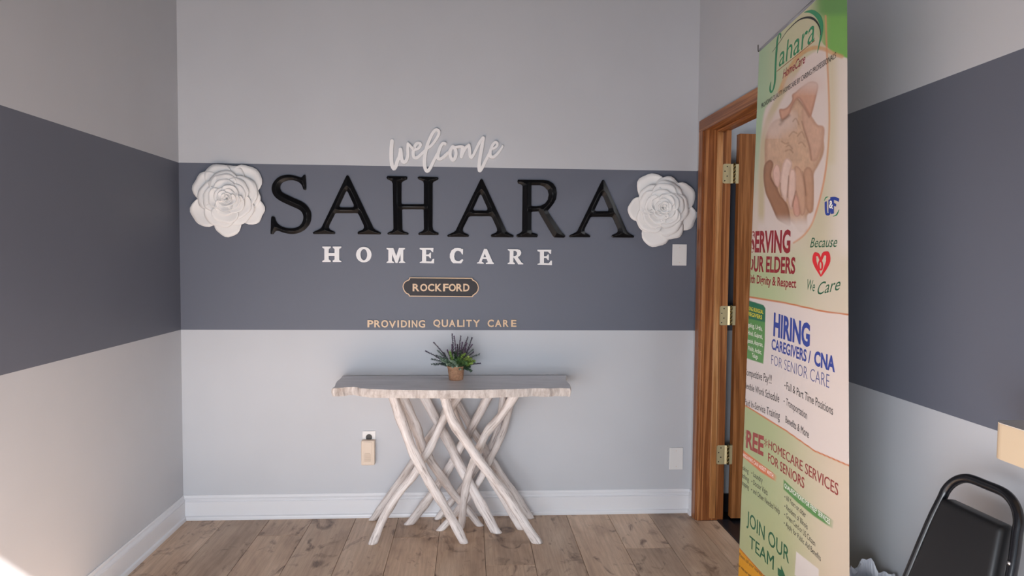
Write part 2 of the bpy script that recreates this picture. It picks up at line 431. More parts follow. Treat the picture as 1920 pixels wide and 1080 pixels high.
# open door with three hinges
dr = struct(thing('door_1', '', '', (2.886, D0-0.012, 0.0))); del dr['label']; del dr['category']
do = np.array(dr.location)
DY0, DY1 = D0-0.006, D0+0.035
MB().box(2.887, 3.66, DY0, DY1, 0.012, 2.040, 0.002).build('door_leaf', M_OAKDOOR, dr, do)
kn = MB(); kn.cyl((3.59, DY0-0.05, 0.95), (3.59, DY1+0.05, 0.95), 0.011)
for s in (DY0-0.05, DY1+0.05):
    bm = bmesh.new(); bmesh.ops.create_uvsphere(bm, u_segments=16, v_segments=10, radius=0.028); bmesh.ops.translate(bm, verts=bm.verts, vec=(3.59, s, 0.95)); kn.bm(bm)
kn.build('door_knob', M_BRASS, dr, do, True)
for zc in (1.833, 1.093, 0.354):
    hg = bpy.data.objects.new('hinge', None); COL.objects.link(hg); hg.parent = dr; hg.location = Vector((2.857, D0-0.008, zc))-dr.location
    ho = np.array((2.857, D0-0.008, zc))
    def leafplate(axis):
        r = 0.012; pts = []
        w, h = 0.044, 0.0508
        for cxx, czz, a0 in ((-w+r, -h+r, 180), (-w+r, h-r, 90)):
            for k in range(5):
                a = math.radians(a0+(90 if a0 == 180 else 90)*k/4); pts.append((cxx+r*math.cos(a), czz+r*math.sin(a)))
        pts = [(0, -h)]+[(q[0], q[1]) for q in pts[:5][::1]][::-1][::-1]+[(q[0], q[1]) for q in pts[5:]][::-1]+[(0, h)]
        return pts
    w, h, r = 0.044, 0.0508, 0.012
    out = [(0, h), (-w+r, h)]+[(-w+r-r*math.sin(math.radians(a)), h-r+r*math.cos(math.radians(a))) for a in (22, 45, 68, 90)]
    out += [(-w, -h+r)]+[(-w+r-r*math.cos(math.radians(a)), -h+r-r*math.sin(math.radians(a))) for a in (22, 45, 68, 90)]+[(0, -h)]
    n = len(out)
    # jamb plate lies on the jamb (plane y = D0)
    V = [(2.846+a, D0-0.0026, zc+b) for a, b in out]+[(2.846+a, D0, zc+b) for a, b in out]
    Fc = [tuple(range(n)), tuple(range(2*n-1, n-1, -1))]+[(i, n+i, n+(i+1) % n, (i+1) % n) for i in range(n)]
    V += [(2.846, D0-0.002, zc-0.05), (2.862, D0-0.0075, zc-0.05), (2.862, D0-0.0075, zc+0.05), (2.846, D0-0.002, zc+0.05)]; Fc.append((2*n, 2*n+1, 2*n+2, 2*n+3)); put('jamb_plate', mesh('jamb_plate', np.array(V)-ho, Fc), M_BRASS, hg)
    # door plate lies on the door edge (plane x = 2.887), with a tongue to the pin
    V = [(2.8845, D0-0.004-a*0.8, zc+b) for a, b in out]+[(2.887, D0-0.004-a*0.8, zc+b) for a, b in out]
    Fc = [tuple(range(n-1, -1, -1)), tuple(range(n, 2*n))]+[((i+1) % n, n+(i+1) % n, n+i, i) for i in range(n)]
    V += [(2.862, D0-0.0075, zc-0.05), (2.887, D0-0.0045, zc-0.05), (2.887, D0-0.0045, zc+0.05), (2.862, D0-0.0075, zc+0.05)]; Fc.append((2*n, 2*n+1, 2*n+2, 2*n+3)); put('door_plate', mesh('door_plate', np.array(V)-ho, Fc), M_BRASS, hg)
    pin = MB()
    for k in range(5):
        z0 = zc-0.0508+k*0.02032; pin.cyl((2.862, D0-0.009, z0+0.0008), (2.862, D0-0.009, z0+0.0195), 0.0062, n=14)
    pin.cyl((2.862, D0-0.009, zc+0.0508), (2.862, D0-0.009, zc+0.0555), 0.0052, 0.003, n=12)
    pin.build('hinge_pin', M_BRASSD, hg, ho, True)
    for k, (dx, dz) in enumerate(((-0.020, 0.037), (-0.032, 0.012), (-0.020, -0.013), (-0.032, -0.037))):
        MB().cyl((2.846+dx, D0-0.0034, zc+dz), (2.846+dx, D0-0.002, zc+dz), 0.0034, n=10).build('screw', M_HOLE, hg, ho)
        MB().cyl((2.8838, D0-0.004-dx*0.8, zc+dz), (2.885, D0-0.004-dx*0.8, zc+dz), 0.0034, n=10).build('screw', M_HOLE, hg, ho)

# ------------------------------------------------------------------ writing on the back wall
def zpts(L, ox, oy, s): return [(ox+a/s, oy+b/s) for a, b in L]
def wallpts(L, y=0.0): return np.array([[onY(a, b, y)[0], onY(a, b, y)[2]] for a, b in L])

S_ = [(580,68),(602,75),(611,200),(610,290),(590,300),(570,290),(545,225),(500,180),(440,155),(375,147),(300,155),(240,185),(210,225),(205,270),(225,320),(270,355),(350,395),(450,440),(540,480),(610,530),(660,590),(688,660),(690,740),(670,820),(620,890),(560,940),(480,975),(400,987),(320,980),(240,960),(180,938),(130,945),(100,985),(70,988),(58,975),(62,880),(68,730),(90,713),(120,722),(135,770),(160,815),(210,860),(290,890),(370,900),(450,890),(510,860),(550,810),(568,750),(565,690),(540,640),(490,600),(400,560),(300,515),(210,470),(140,420),(95,360),(75,290),(85,220),(115,165),(170,110),(240,77),(330,66),(420,76),(500,100),(545,103),(565,75)]
A_ = [(592,70),(612,85),(1000,900),(1040,930),(1110,965),(1112,985),(1100,993),(760,990),(748,972),(755,952),(830,920),(850,890),(845,850),(770,690),(750,665),(720,660),(420,660),(395,672),(305,850),(300,890),(320,920),(385,950),(400,968),(392,986),(65,986),(50,968),(62,955),(150,915),(185,890),(572,85)]
A_h = [(580,315),(600,335),(690,530),(688,565),(670,573),(490,573),(465,560),(465,545),(560,335)]
H_ = [(95,85),(390,90),(405,110),(395,135),(335,165),(312,190),(310,500),(325,525),(655,525),(662,510),(662,200),(650,165),(575,130),(563,108),(580,93),(875,102),(890,120),(880,140),(815,170),(797,195),(795,870),(805,920),(825,945),(885,970),(892,990),(880,1003),(585,1002),(573,985),(585,968),(645,940),(663,910),(658,610),(645,600),(335,600),(320,610),(325,920),(345,945),(410,968),(424,985),(412,998),(105,995),(92,978),(105,962),(165,940),(187,905),(180,400),(175,200),(160,165),(90,130),(78,105)]
R_ = [(135,100),(520,105),(610,115),(680,155),(725,220),(740,310),(728,400),(690,470),(640,535),(600,580),(615,620),(770,850),(830,930),(870,970),(870,990),(850,1002),(700,998),(670,960),(455,590),(360,597),(343,610),(342,880),(360,925),(430,945),(445,965),(432,995),(120,995),(108,975),(115,955),(170,930),(200,900),(207,200),(190,175),(135,155),(124,125)]
R_h = [(345,183),(480,183),(550,210),(600,260),(615,330),(600,410),(555,470),(490,505),(420,515),(355,513),(342,500),(342,200)]

def letter(name, label, outer, holes, mat, group, depth, slope=0.0, cap=1.0, grid=0.0, origin=None):
    c = outer.mean(0) if origin is None else origin
    V, Fc = plate(outer-c, [h-c for h in holes], depth, slope, cap, grid)
    o = put(name, mesh(name, V, Fc), mat, None, (c[0], -0.0006, c[1]))
    return tag(o, label, 'letter', group)
YL = -0.012
sa = wallpts(zpts(catmull(S_, 2, True), 500, 320, 8.31), YL)
aa = wallpts(zpts(A_, 580, 320, 8.307), YL); ah = wallpts(zpts(A_h, 580, 320, 8.307), YL)
ha = wallpts(zpts(H_, 715, 320, 8.308), YL)
ra = wallpts(zpts(R_, 955, 325, 8.308), YL); rh = wallpts(zpts(R_h, 955, 325, 8.308), YL)
GB = 'large black serif letters on the slate band'
kw = dict(depth=0.010, slope=0.62, cap=0.016, grid=0.0045)
letter('black_letter', 'large black serif letter S beside the left white paper rose', sa, [], M_BLACK, GB, **kw)
apx = wallpts([(651.3, 328.4)], YL)[0]
for (px, py), lb in (((651.3, 328.4), 'large black serif letter A between the black S and black H'), ((902.8, 335.2), 'large black serif letter A between the black H and black R'), ((1131, 337), 'large black serif letter A touching the right white rose, ending the black row')):
    d = wallpts([(px, py)], YL)[0]-apx
    letter('black_letter', lb, aa+d, [ah+d], M_BLACK, GB, **kw)
letter('black_letter', 'large black serif letter H, the only H of the black row', ha, [], M_BLACK, GB, **kw)
letter('black_letter', 'large black serif letter R, the only R of the black row', ra, [rh], M_BLACK, GB, **kw)

# white slab-serif row
h_ = [(100,130),(268,130),(268,155),(228,180),(225,258),(345,258),(345,180),(308,155),(308,130),(480,130),(480,155),(438,180),(438,400),(480,425),(480,440),(308,440),(308,410),(345,390),(345,318),(225,318),(228,390),(268,410),(268,440),(100,440),(100,420),(140,395),(140,175),(100,155)]
o_ = [(930+155*math.cos(a), min(292+156*math.sin(a), 447)) for a in np.linspace(0, 2*math.pi, 40, endpoint=False)]
o_h = [(930+67*math.cos(a), 293+113*math.sin(a)) for a in np.linspace(0, 2*math.pi, 32, endpoint=False)]
m_ = [(1385,158),(1520,158),(1578,320),(1632,158),(1755,158),(1755,180),(1720,200),(1720,420),(1758,440),(1758,460),(1632,460),(1632,440),(1665,420),(1665,280),(1605,460),(1565,460),(1495,280),(1495,420),(1535,440),(1535,460),(1385,460),(1385,440),(1420,420),(1420,200),(1385,180)]
e_ = [(180,158),(455,158),(450,245),(430,240),(395,198),(310,195),(310,290),(360,288),(388,250),(408,250),(405,368),(385,362),(360,325),(310,322),(310,425),(410,430),(440,380),(470,375),(468,468),(182,460),(182,440),(228,425),(230,205),(180,185)]
c_ = [(1048,178),(1045,290),(1025,285),(1000,235),(950,212),(905,225),(880,270),(870,330),(885,390),(920,420),(970,425),(1030,380),(1055,400),(1010,468),(850,465),(810,420),(783,350),(785,280),(820,205),(880,165),(940,158),(1000,165),(1020,180)]
a_ = [(1470,175),(1525,178),(1640,440),(1665,460),(1662,480),(1505,478),(1505,460),(1545,445),(1520,378),(1440,378),(1420,430),(1462,455),(1462,475),(1325,470),(1325,455),(1365,435)]
a_h = [(1480,270),(1512,345),(1455,345)]
r_ = [(668,218),(900,220),(960,240),(990,290),(985,340),(950,385),(905,410),(1000,545),(1042,570),(1035,585),(920,585),(810,420),(800,425),(800,530),(835,555),(832,580),(665,575),(668,555),(710,535),(715,270),(668,240)]
r_h = [(805,255),(860,262),(890,300),(888,350),(860,380),(803,390)]
GW = 'small white serif letters of the middle row'
row = [('H', 'first in the white row', h_, [], 595, 10.667), ('O', 'second in the white row', o_, [o_h], 595, 10.667), ('M', 'third in the white row', m_, [], 595, 10.667),
       ('E', 'between the white M and white C', e_, [], 770, 10.667), ('C', 'fifth in the white row', c_, [], 770, 10.667), ('A', 'sixth in the white row', a_, [a_h], 770, 10.667),
       ('R', 'seventh in the white row', r_, [r_h], 900, 12.8), ('E', 'after the white R, ending the white row', e_, [], None, 10.667)]
for ch, where, o, hs, ox, s in row:
    if ox is None: O = wallpts(zpts(o, 1007.8-180/10.667, 468.2-158/10.667, s), -0.008); Hs = []
    else: O = wallpts(zpts(o, ox, 450, s), -0.008); Hs = [wallpts(zpts(q, ox, 450, s), -0.008) for q in hs]
    letter('white_letter', f'small white serif letter {ch}, {where}', O, Hs, M_LETTERW, GW, 0.008)

# script word
def stroke_solid(mb, pts2, w, depth, n=5):
    p, N, ww = ribbon2d(pts2, w, n); dep = depth+np.linspace(0, 0.0006, len(p))
    c = [(q[0]+k[0]*r/2, q[1]+k[1]*r/2) for q, k, r in zip(p, N, ww)]+[(q[0]-k[0]*r/2, q[1]-k[1]*r/2) for q, k, r in zip(p, N, ww)]
    m = len(p); V = [(a, -e, b) for (a, b), e in zip(c, np.r_[dep, dep])]+[(a, 0, b) for a, b in c]; Fc = []
    for i in range(m-1):
        Fc += [(i, i+1, m+i+1, m+i), (2*m+i, 2*m+i+1, i+1, i), (m+i, m+i+1, 3*m+i+1, 3*m+i)]
    mb.add(V, Fc)
    for q, r, e in ((p[0], ww[0], dep[0]), (p[-1], ww[-1], dep[-1])):
        mb.cyl((q[0], 0, q[1]), (q[0], -e+0.0001, q[1]), r/2*0.99, n=14)
w_strokes = [
 (720, 230, [(163,372),(150,500),(145,650),(150,780),(165,870),(200,930),(240,880),(270,780),(310,690),(330,600),(335,545)], [.0195,.0195,.0185,.0175]),
 (720, 230, [(335,545),(345,620),(355,720),(385,790),(430,790),(465,740),(485,640),(480,540),(485,425)], [.019,.019,.017,.013]),
 (720, 230, [(485,425),(535,475),(580,525)], [.012,.014]),
 (720, 230, [(600,548),(680,530),(735,470),(735,425),(700,412),(655,430),(615,500),(593,590),(595,660),(620,710),(680,700),(740,650),(800,590),(850,540)], [.013,.014,.017,.016,.013]),
 (720, 230, [(800,590),(870,530),(960,460),(1040,360),(1100,260),(1115,190),(1085,148),(1035,155),(975,230),(925,340),(880,450),(845,580),(822,720),(822,850),(840,945),(880,982),(930,930),(980,830),(1040,710),(1080,630)], [.013,.014,.015,.016,.018,.018,.017,.013]),
 (720, 230, [(1240,428),(1205,420),(1155,470),(1115,570),(1092,660),(1095,725),(1130,742),(1190,710),(1250,650),(1296,605)], [.014,.017,.018,.015,.012]),
 (830, 240, [(20,600),(90,530),(150,450),(190,385)], [.012,.016]),
 (830, 240, [(205,372),(165,450),(152,540),(172,615),(210,648),(250,610),(272,520),(258,440),(225,385),(205,372)], [.014,.018,.015]),
 (830, 240, [(245,395),(330,378),(390,378),(425,395)], [.012,.013]),
 (830, 240, [(405,395),(393,480),(382,575)], [.018,.018]),
 (830, 240, [(382,575),(430,470),(480,385),(530,350)], [.014,.014]),
 (830, 240, [(530,350),(545,450),(555,555),(578,600),(615,560),(680,430),(750,290),(820,205)], [.016,.016,.014,.016]),
 (830, 240, [(820,205),(800,350),(770,520),(745,680),(738,800),(752,865),(800,800),(860,680),(920,560),(955,480)], [.018,.018,.018,.016,.012]),
 (830, 240, [(990,430),(1050,405),(1100,360),(1105,310),(1070,292),(1020,335),(975,430),(957,520),(972,580),(1020,590),(1080,550),(1150,470),(1200,400),(1213,368)], [.012,.013,.015,.018,.014,.009])]
mb = MB(); co = np.array([2.0, 2.0]); cc = wallpts([(836, 285)], -0.01)[0]
for i, (ox, oy, L, w) in enumerate(w_strokes): stroke_solid(mb, wallpts(zpts(L, ox, oy, 10.8), -0.010)-cc, w, 0.009+0.0007*((i*5) % 14))
tag(put('welcome_word', mesh('welcome_word', mb.v, mb.f), M_LETTERW, None, (cc[0], -0.0006, cc[1])), 'white cursive wooden word welcome above the large black letters', 'sign')

# sans-serif gold letters
def sans(ch, x0, x1, zb, ztop, depth, off, cc):
    v, f = text_mesh(ch, off)
    a = v[:, 0].min(); b = v[:, 0].max(); lo = v[:, 1].min(); hi = v[:, 1].max()
    x = x0+(v[:, 0]-a)/(b-a)*(x1-x0)-cc[0]; sc = (ztop-zb)/(hi-lo); z = zb+(v[:, 1]-lo)*sc-cc[1]
    n = len(v); V = [(p, -depth, q) for p, q in zip(x, z)]+[(p, 0.0, q) for p, q in zip(x, z)]
    Fc = [tuple(q) for q in f]; cnt = {}
    for q in f:
        for i in range(len(q)):
            e = (q[i], q[(i+1) % len(q)]); cnt[e] = 1
    for (i, j) in list(cnt):
        if (j, i) not in cnt: Fc.append((i, n+i, n+j, j))
    return V, Fc
GG = 'small gold capital letters of the bottom line'
def word(px0, px1, pyb, pyt, s, ends):
    W0 = wallpts([(px0, pyb), (px1, pyb), (px0, pyt)], -0.006)
    for i, ch in enumerate(s):
        a, b = ends[i]; x0 = W0[0, 0]+(W0[1, 0]-W0[0, 0])*a; x1 = W0[0, 0]+(W0[1, 0]-W0[0, 0])*b
        cc = np.array([(x0+x1)/2, W0[0, 1]]); dz = {(('V'), s): -0.003}.get((ch, s), 0.0)
        ov = 0.0012 if ch in 'OQCGU' else 0.0
        lo = -0.006 if ch == 'Q' else -ov
        V, Fc = sans(ch, x0, x1, W0[0, 1]+dz+lo*(0.6 if ch == 'Q' else 1), W0[2, 1]+dz+ov, 0.006, 0.025, cc)
        ords = ['first', 'second', 'third', 'fourth', 'fifth', 'sixth', 'seventh', 'eighth', 'ninth']
        tag(put('gold_letter', mesh('gold_letter', V, Fc), M_GOLD, None, (cc[0], -0.0006, cc[1])), f'small gold letter {ch}, {ords[i]} letter of the word {s} above the plant', 'letter', GG)
pe = [(115,258),(278,428),(445,612),(628,797),(832,870),(918,1062),(1097,1138),(1178,1312),(1340,1500)]
word(689.0, 797.2, 613.8, 600.3, 'PROVIDING', [((a-115)/1385, (b-115)/1385) for a, b in pe])
qe = [(133,275),(300,428),(445,578),(610,720),(728,758),(790,902),(928,1068)]
word(812.4, 900.2, 612.9, 599.5, 'QUALITY', [((a-133)/937, (b-133)/937) for a, b in qe])
ce_ = [(1218,1342),(1365,1498),(1528,1640),(1688,1795)]
word(914.2, 968.3, 612.9, 599.6, 'CARE', [((a-1218)/577, (b-1218)/577) for a, b in ce_])

# oval plaque with gold rim and letters
pl = [(315,170),(1640,182),(1652,205),(1665,225),(1700,240),(1740,275),(1770,325),(1782,388),(1770,455),(1735,505),(1690,540),(1665,560),(1650,588),(310,575),(300,555),(285,530),(245,515),(205,470),(180,420),(168,365),(180,310),(210,265),(250,237),(290,222),(308,200)]
P1 = wallpts(zpts(pl, 740, 505, 11.29), -0.008); pc = P1.mean(0)
t = thing('name_plaque', 'dark oval name plaque with thin gold rim below the white letters', 'sign', (pc[0], -0.0006, pc[1]))
V, Fc = plate((P1-pc)*np.array([0.992, 0.97]), [], 0.008); put('plaque_board', mesh('plaque_board', V, Fc), M_PLAQUE, t)
V, Fc = plate((P1-pc), [(P1-pc)*np.array([0.978, 0.915])], 0.0095); put('gold_rim', mesh('gold_rim', V, Fc), M_GOLD, t)['label'] = 'thin gold rim'
re_ = [('R',380,525),('O',540,690),('C',703,838),('K',858,1000),('F',1025,1140),('O',1145,1295),('R',1305,1438),('D',1452,1583)]
for ch, a, b in re_:
    q = wallpts(zpts([(a, 465+(a-380)*0.002), (b, 465), (a, 306)], 740, 505, 11.29), -0.010)
    V, Fc = sans(ch, q[0, 0], q[1, 0], q[0, 1], q[2, 1], 0.0105, 0.026, pc)
    put('gold_letter', mesh('gold_letter', V, Fc), M_GOLD, t)

# ------------------------------------------------------------------ white paper roses
def petal(ang, r0, r1, ha, y0, y1, cup, curl, seed, nu=13, nv=10, tip=0.30):
    rg = np.random.default_rng(seed); ph = rg.uniform(0, 6.28, 4); V = []
    for j in range(nv):
        v = j/(nv-1)
        for i in range(nu):
            u = -1+2*i/(nu-1)
            edge = (1-tip*abs(u)**2.6)*(1+0.018*math.sin(5*u+ph[0])+0.012*math.sin(9*u+ph[1]))
            r = r0+(r1-r0)*v*edge
            wid = math.sin(math.pi*(0.18+0.50*v))**0.9*(1+0.05*v)
            a = ang+u*ha*wid
            hgt = y0+(y1-y0)*(v**1.4)+cup*(u*u)*v*0.55-curl*max(0, v-0.68)**2*9+0.003*math.sin(4*u+ph[2]+3*v)*v+0.0022*math.sin(11*v+ph[3]+2*u)*v
            V.append((r*math.cos(a), -hgt, r*math.sin(a)))
    Fc = [(j*nu+i, j*nu+i+1, (j+1)*nu+i+1, (j+1)*nu+i) for j in range(nv-1) for i in range(nu-1)]
    return V, Fc
def rose(label, c, lobes, mid, seed):
    t = thing('paper_rose', label, 'wall flower', (c[0], -0.0006, c[1]), 'white paper roses on the wall'); k = seed*100
    cx, cz = mid
    def addp(*a, **kw):
        nonlocal k
        k += 1; V, Fc = petal(*a, seed=k, **kw); V = [(x+cx*min(1, (-y)/0.05), y, z+cz*min(1, (-y)/0.05)) for x, y, z in V]
        me = mesh('petal', V, Fc, True); o = put('petal', me, M_FOAM, t); s = o.modifiers.new('thick', 'SOLIDIFY'); s.thickness = 0.0035; s.offset = 0
    for i, (a, r, ha, y) in enumerate(lobes): addp(math.radians(a), 0.02, r, math.radians(ha), 0.006+y, 0.020+y, 0.014, 0.006)
    rings = [(5, 0.150, 46, 0.024, 0.044, .014, .006), (5, 0.122, 46, 0.032, 0.053, .013, .004), (5, 0.094, 48, 0.040, 0.061, .011, .002), (4, 0.068, 56, 0.047, 0.067, .008, 0.0), (4, 0.046, 58, 0.052, 0.071, .005, 0.0), (3, 0.028, 68, 0.056, 0.074, .002, 0), (2, 0.014, 80, 0.059, 0.076, 0, 0)]
    rg = np.random.default_rng(seed)
    for ri, (n, r, ha, y0, y1, cup, curl) in enumerate(rings):
        st = rg.uniform(0, 6.28)
        for i in range(n):
            addp(st+2*math.pi*i/n+rg.uniform(-.12, .12), 0.006, r*rg.uniform(.94, 1.06), math.radians(ha), y0+0.003*(i % 2), y1+0.004*(i % 2), cup, curl, tip=0.22)
    MB().cyl((0, 0, 0), (0, -0.045, 0), 0.05, 0.03, n=20).build('backing', M_FOAM, t)
cl = wallpts([(427, 375)])[0]; cr = wallpts([(1240, 392)])[0]
rose('white paper rose left of the black S, largest petal upper right', cl, [(47, .212, 36, .000), (-26, .196, 33, .003), (-90, .190, 33, .000), (-150, .200, 36, .004), (148, .190, 38, .006), (112, .188, 34, .009), (80, .178, 34, .005), (10, .165, 34, .008)], (0.018, 0.004), 3)
rose('white paper rose above the wall plate, next to the doorway', cr, [(118, .200, 36, .000), (183, .182, 33, .000), (-103, .208, 34, .002), (-62, .178, 34, .006), (-20, .198, 32, .000), (31, .196, 36, .004), (75, .172, 36, .008), (-140, .160, 34, .006)], (-0.008, 0.004), 5)

# ------------------------------------------------------------------ wall plates, outlet, plug-in box
def wplate(label, p0, p1, slotted):
    a = onY(*p0, -0.003); b = onY(*p1, -0.003); c = ((a[0]+b[0])/2, -0.0005, (a[2]+b[2])/2); w = (b[0]-a[0])/2; h = (a[2]-b[2])/2
    t = thing('wall_plate', label, 'wall plate', c)
    MB().box(-w, w, -0.006, 0, -h, h, 0.0022).build('plate', M_PLATE, t)
    for s in (1, -1): MB().cyl((0, -0.0068, s*h*0.72), (0, -0.005, s*h*0.72), 0.0026, n=10).build('screw', M_BEIGE, t)
    return t, w, h
wplate('white blank wall plate under the right white rose', (1261, 458), (1287, 498), 0)
wplate('white blank wall plate low on the wall by the door frame', (1255.5, 839.5), (1280, 880), 0)
a = onY(679.5, 808, -0.003); b = onY(704.5, 808, -0.003); oc = ((a[0]+b[0])/2, -0.0005, a[2]-0.057)
t = thing('wall_outlet', 'white wall outlet with black socket above the beige plug-in box', 'outlet', oc)
w = (b[0]-a[0])/2
MB().box(-w, w, -0.006, 0, -0.057, 0.057, 0.0022).build('plate', M_PLATE, t)
for zz in (0.024, -0.024):
    s = MB().cyl((0, -0.0085, zz), (0, -0.004, zz), 0.0165, n=24).build('socket', M_SOCK, t)
    for xx in (-0.006, 0.006): MB().box(xx-0.001, xx+0.001, -0.0092, -0.0084, zz-0.002, zz+0.008).build('slot', M_HOLE, s)
a = onY(677, 826.5, -0.040); b = onY(702.5, 872.5, -0.040); bc = ((a[0]+b[0])/2, -0.0065, (a[2]+b[2])/2); w = (b[0]-a[0])/2; h = (a[2]-b[2])/2
t = thing('chime_box', 'beige plug-in chime box covering the lower half of the white outlet', 'chime', bc)
MB().box(-w, w, -0.036, 0.0, -h, h, 0.006).build('case', M_BEIGE, t, smooth=False)
MB().box(-w+0.010, w-0.012, -0.0385, -0.034, -h*0.95, h*0.90, 0.002).build('front_cover', M_BEIGE, t)
gm = MB()
for k in range(9): gm.box(-w*0.52+0.004*(k > 7), w*0.45-0.004*(k > 7), -0.0402, -0.038, -0.044+k*0.0052, -0.0418+k*0.0052)
g = gm.build('speaker_grille', principled('grille_beige', lin((205, 186, 168)), 0.6), t); g['kind'] = 'stuff'

# ------------------------------------------------------------------ driftwood console table
TZ = 0.762; TH = 0.040
t = thing('console_table', 'whitewashed live-edge console table on crossed driftwood branch legs', 'table', (1.42, -0.20, 0.0)); to = np.array((1.42, -0.20, 0.0))
s_ = 3.918
ftop = [(85,150),(140,146),(200,141),(260,140),(300,149),(400,156),(560,160),(750,162),(900,163),(1050,162),(1200,160),(1350,157),(1500,152),(1600,148),(1690,150),(1760,147),(1820,149),(1842,152)]
fr = np.array([onZ(600+x/s_, 690+y/s_, TZ)[:2] for x, y in ftop])
fr = catmull(fr, 4); fr[:, 1] += 0.0018*np.sin(np.arange(len(fr))*1.9)+0.0012*np.sin(np.arange(len(fr))*0.77)
bl = onZ(639.6, 705.5, TZ)[:2]; br = onZ(1064.5, 707.3, TZ)[:2]; yb = -0.034
left_end = np.array([[fr[0, 0]+(bl[0]-fr[0, 0])*q+0.004*math.sin(9*q), fr[0, 1]+(yb-fr[0, 1])*q] for q in np.linspace(1, 0, 8)[:-1]])
right_end = np.array([[fr[-1, 0]+(br[0]-fr[-1, 0])*q+0.006*math.sin(7*q), fr[-1, 1]+(yb-fr[-1, 1])*q] for q in np.linspace(0, 1, 8)[1:]])
ring = np.vstack([left_end, fr, right_end]); nR = len(ring)
cen = ring.mean(0)
def ringz(sc, z, wob):
    q = cen+(ring-cen)*np.array(sc); q = q.copy(); q[:, 1] = np.minimum(q[:, 1], yb)
    return [(a, b, z+wob*math.sin(i*0.9)+0.6*wob*math.sin(i*0.37+1)) for i, (a, b) in enumerate(q)]
lay = [ringz((0.994, 0.985), TZ, 0), ringz((1.0, 1.0), TZ-0.006, 0.0008), ringz((1.002, 1.004), TZ-0.018, 0.0012), ringz((0.998, 0.995), TZ-0.030, 0.0015), ringz((0.990, 0.975), TZ-TH, 0.0010)]
V = np.array([q for l in lay for q in l]); Fc = [(l*nR+i, (l+1)*nR+i, (l+1)*nR+(i+1) % nR, l*nR+(i+1) % nR) for l in range(len(lay)-1) for i in range(nR)]
Fc.append(tuple(range((len(lay)-1)*nR+nR-1, (len(lay)-1)*nR-1, -1)))
me = mesh('tabletop_edge', V-to, Fc, False); grain_attr(me, np.c_[V[:, 1], V[:, 2], V[:, 0]]); put('tabletop_edge', me, M_EDGE, t)
V = np.array(lay[0])+np.array([0, 0, 0.0002]); me = mesh('tabletop', V-to, [tuple(range(nR))]); grain_attr(me, np.c_[V[:, 1], V[:, 2]*0, V[:, 0]]); put('tabletop', me, M_TOP, t)
# branch legs: photo-plane centre lines (zoom of 600,610 at 2.454), depth at top; foot depth from the floor contact
LEGS = [
 ([(340,335),(375,440),(420,560),(470,660),(540,780),(600,880),(662,1000)], -0.335, 21, 17),
 ([(378,335),(425,430),(452,500),(480,580),(540,670),(600,755),(680,850),(735,922)], -0.235, 24, 13),
 ([(485,335),(530,425),(582,520),(630,620),(690,730),(750,840),(810,952)], -0.075, 20, 21),
 ([(575,335),(605,430),(680,545),(750,645),(850,770),(920,880),(1002,1000)], -0.335, 20, 18),
 ([(620,335),(690,460),(740,540),(790,625),(850,715),(910,800),(962,887)], -0.090, 16, 20),
 ([(598,335),(650,480),(735,620),(825,770),(924,938)], -0.175, 16, 13),
 ([(637,335),(570,430),(520,535),(478,610),(430,690),(350,790),(290,890),(242,1004)], -0.190, 17, 17),
 ([(888,335),(830,420),(765,495),(733,565),(690,670),(665,780),(655,870),(650,932)], -0.262, 19, 14),
 ([(880,335),(855,450),(825,530),(785,610),(730,720),(640,845),(555,942)], -0.055, 16, 14),
 ([(770,335),(710,450),(668,520),(600,645),(550,725),(480,825),(410,914)], -0.110, 18, 19),
 ([(600,335),(560,430),(500,520),(420,640),(330,770),(247,890)], -0.060, 16, 16),
 ([(840,335),(815,480),(760,600),(700,690),(620,790),(543,888)], -0.045, 14, 14)]
for li, (L, yt, w0, w1) in enumerate(LEGS):
    px = [(600+a/2.454, 610+b/2.454) for a, b in L]; yf = onZ(px[-1][0], px[-1][1], 0.0)[1]
    yf = min(yf, -0.050)
    P3 = []
    for i, (a, b) in enumerate(px):
        q = (b-px[0][1])/(px[-1][1]-px[0][1]); P3.append(onY(a, b, yt+(yf-yt)*q))
    P3 = np.array(P3); d = P3[-1]-P3[-2]; d /= np.linalg.norm(d)
    zt_ = TZ-TH+0.008; P3[0] += (P3[1]-P3[0])*((zt_-P3[0][2])/(P3[1][2]-P3[0][2])) if P3[0][2] > zt_ or True else 0
    P3 = np.vstack([P3, P3[-1]+d*0.05]); C = catmull(P3, 6)
    sc = 2.62e-3/2.454*1.14
    rad = np.interp(np.linspace(0, 1, len(C)), [0, 1], [w0*sc, w1*sc])
    ph = rng.uniform(0, 6, 3); k = np.arange(len(C)); rad = rad*(1+0.06*np.sin(k*0.7+ph[0])+0.04*np.sin(k*1.6+ph[1]))
    V, Fc, G = tube(C, rad, 14)
    kk = np.repeat(k, 14); an = np.tile(np.arange(14), len(C))
    off = 0.0018*np.sin(an*1.35+ph[2]+kk*0.25)*np.sin(kk*0.5+ph[0]); dirv = V-np.repeat(C, 14, axis=0)
    V = np.repeat(C, 14, axis=0)+dirv*(1+off/0.02)[:, None]
    V[:, 1] = np.minimum(V[:, 1], -0.0275)
    me = mesh('branch_leg', V-to, Fc, True); grain_attr(me, G)
    bm = bmesh.new(); bm.from_mesh(me)
    r = bmesh.ops.bisect_plane(bm, geom=bm.verts[:]+bm.edges[:]+bm.faces[:], plane_co=(0, 0, 0.0008), plane_no=(0, 0, 1), clear_inner=True)
    bmesh.ops.holes_fill(bm, edges=[e for e in bm.edges if e.is_boundary], sides=0)
    bm.to_mesh(me); bm.free(); put('branch_leg', me, M_WASH, t)

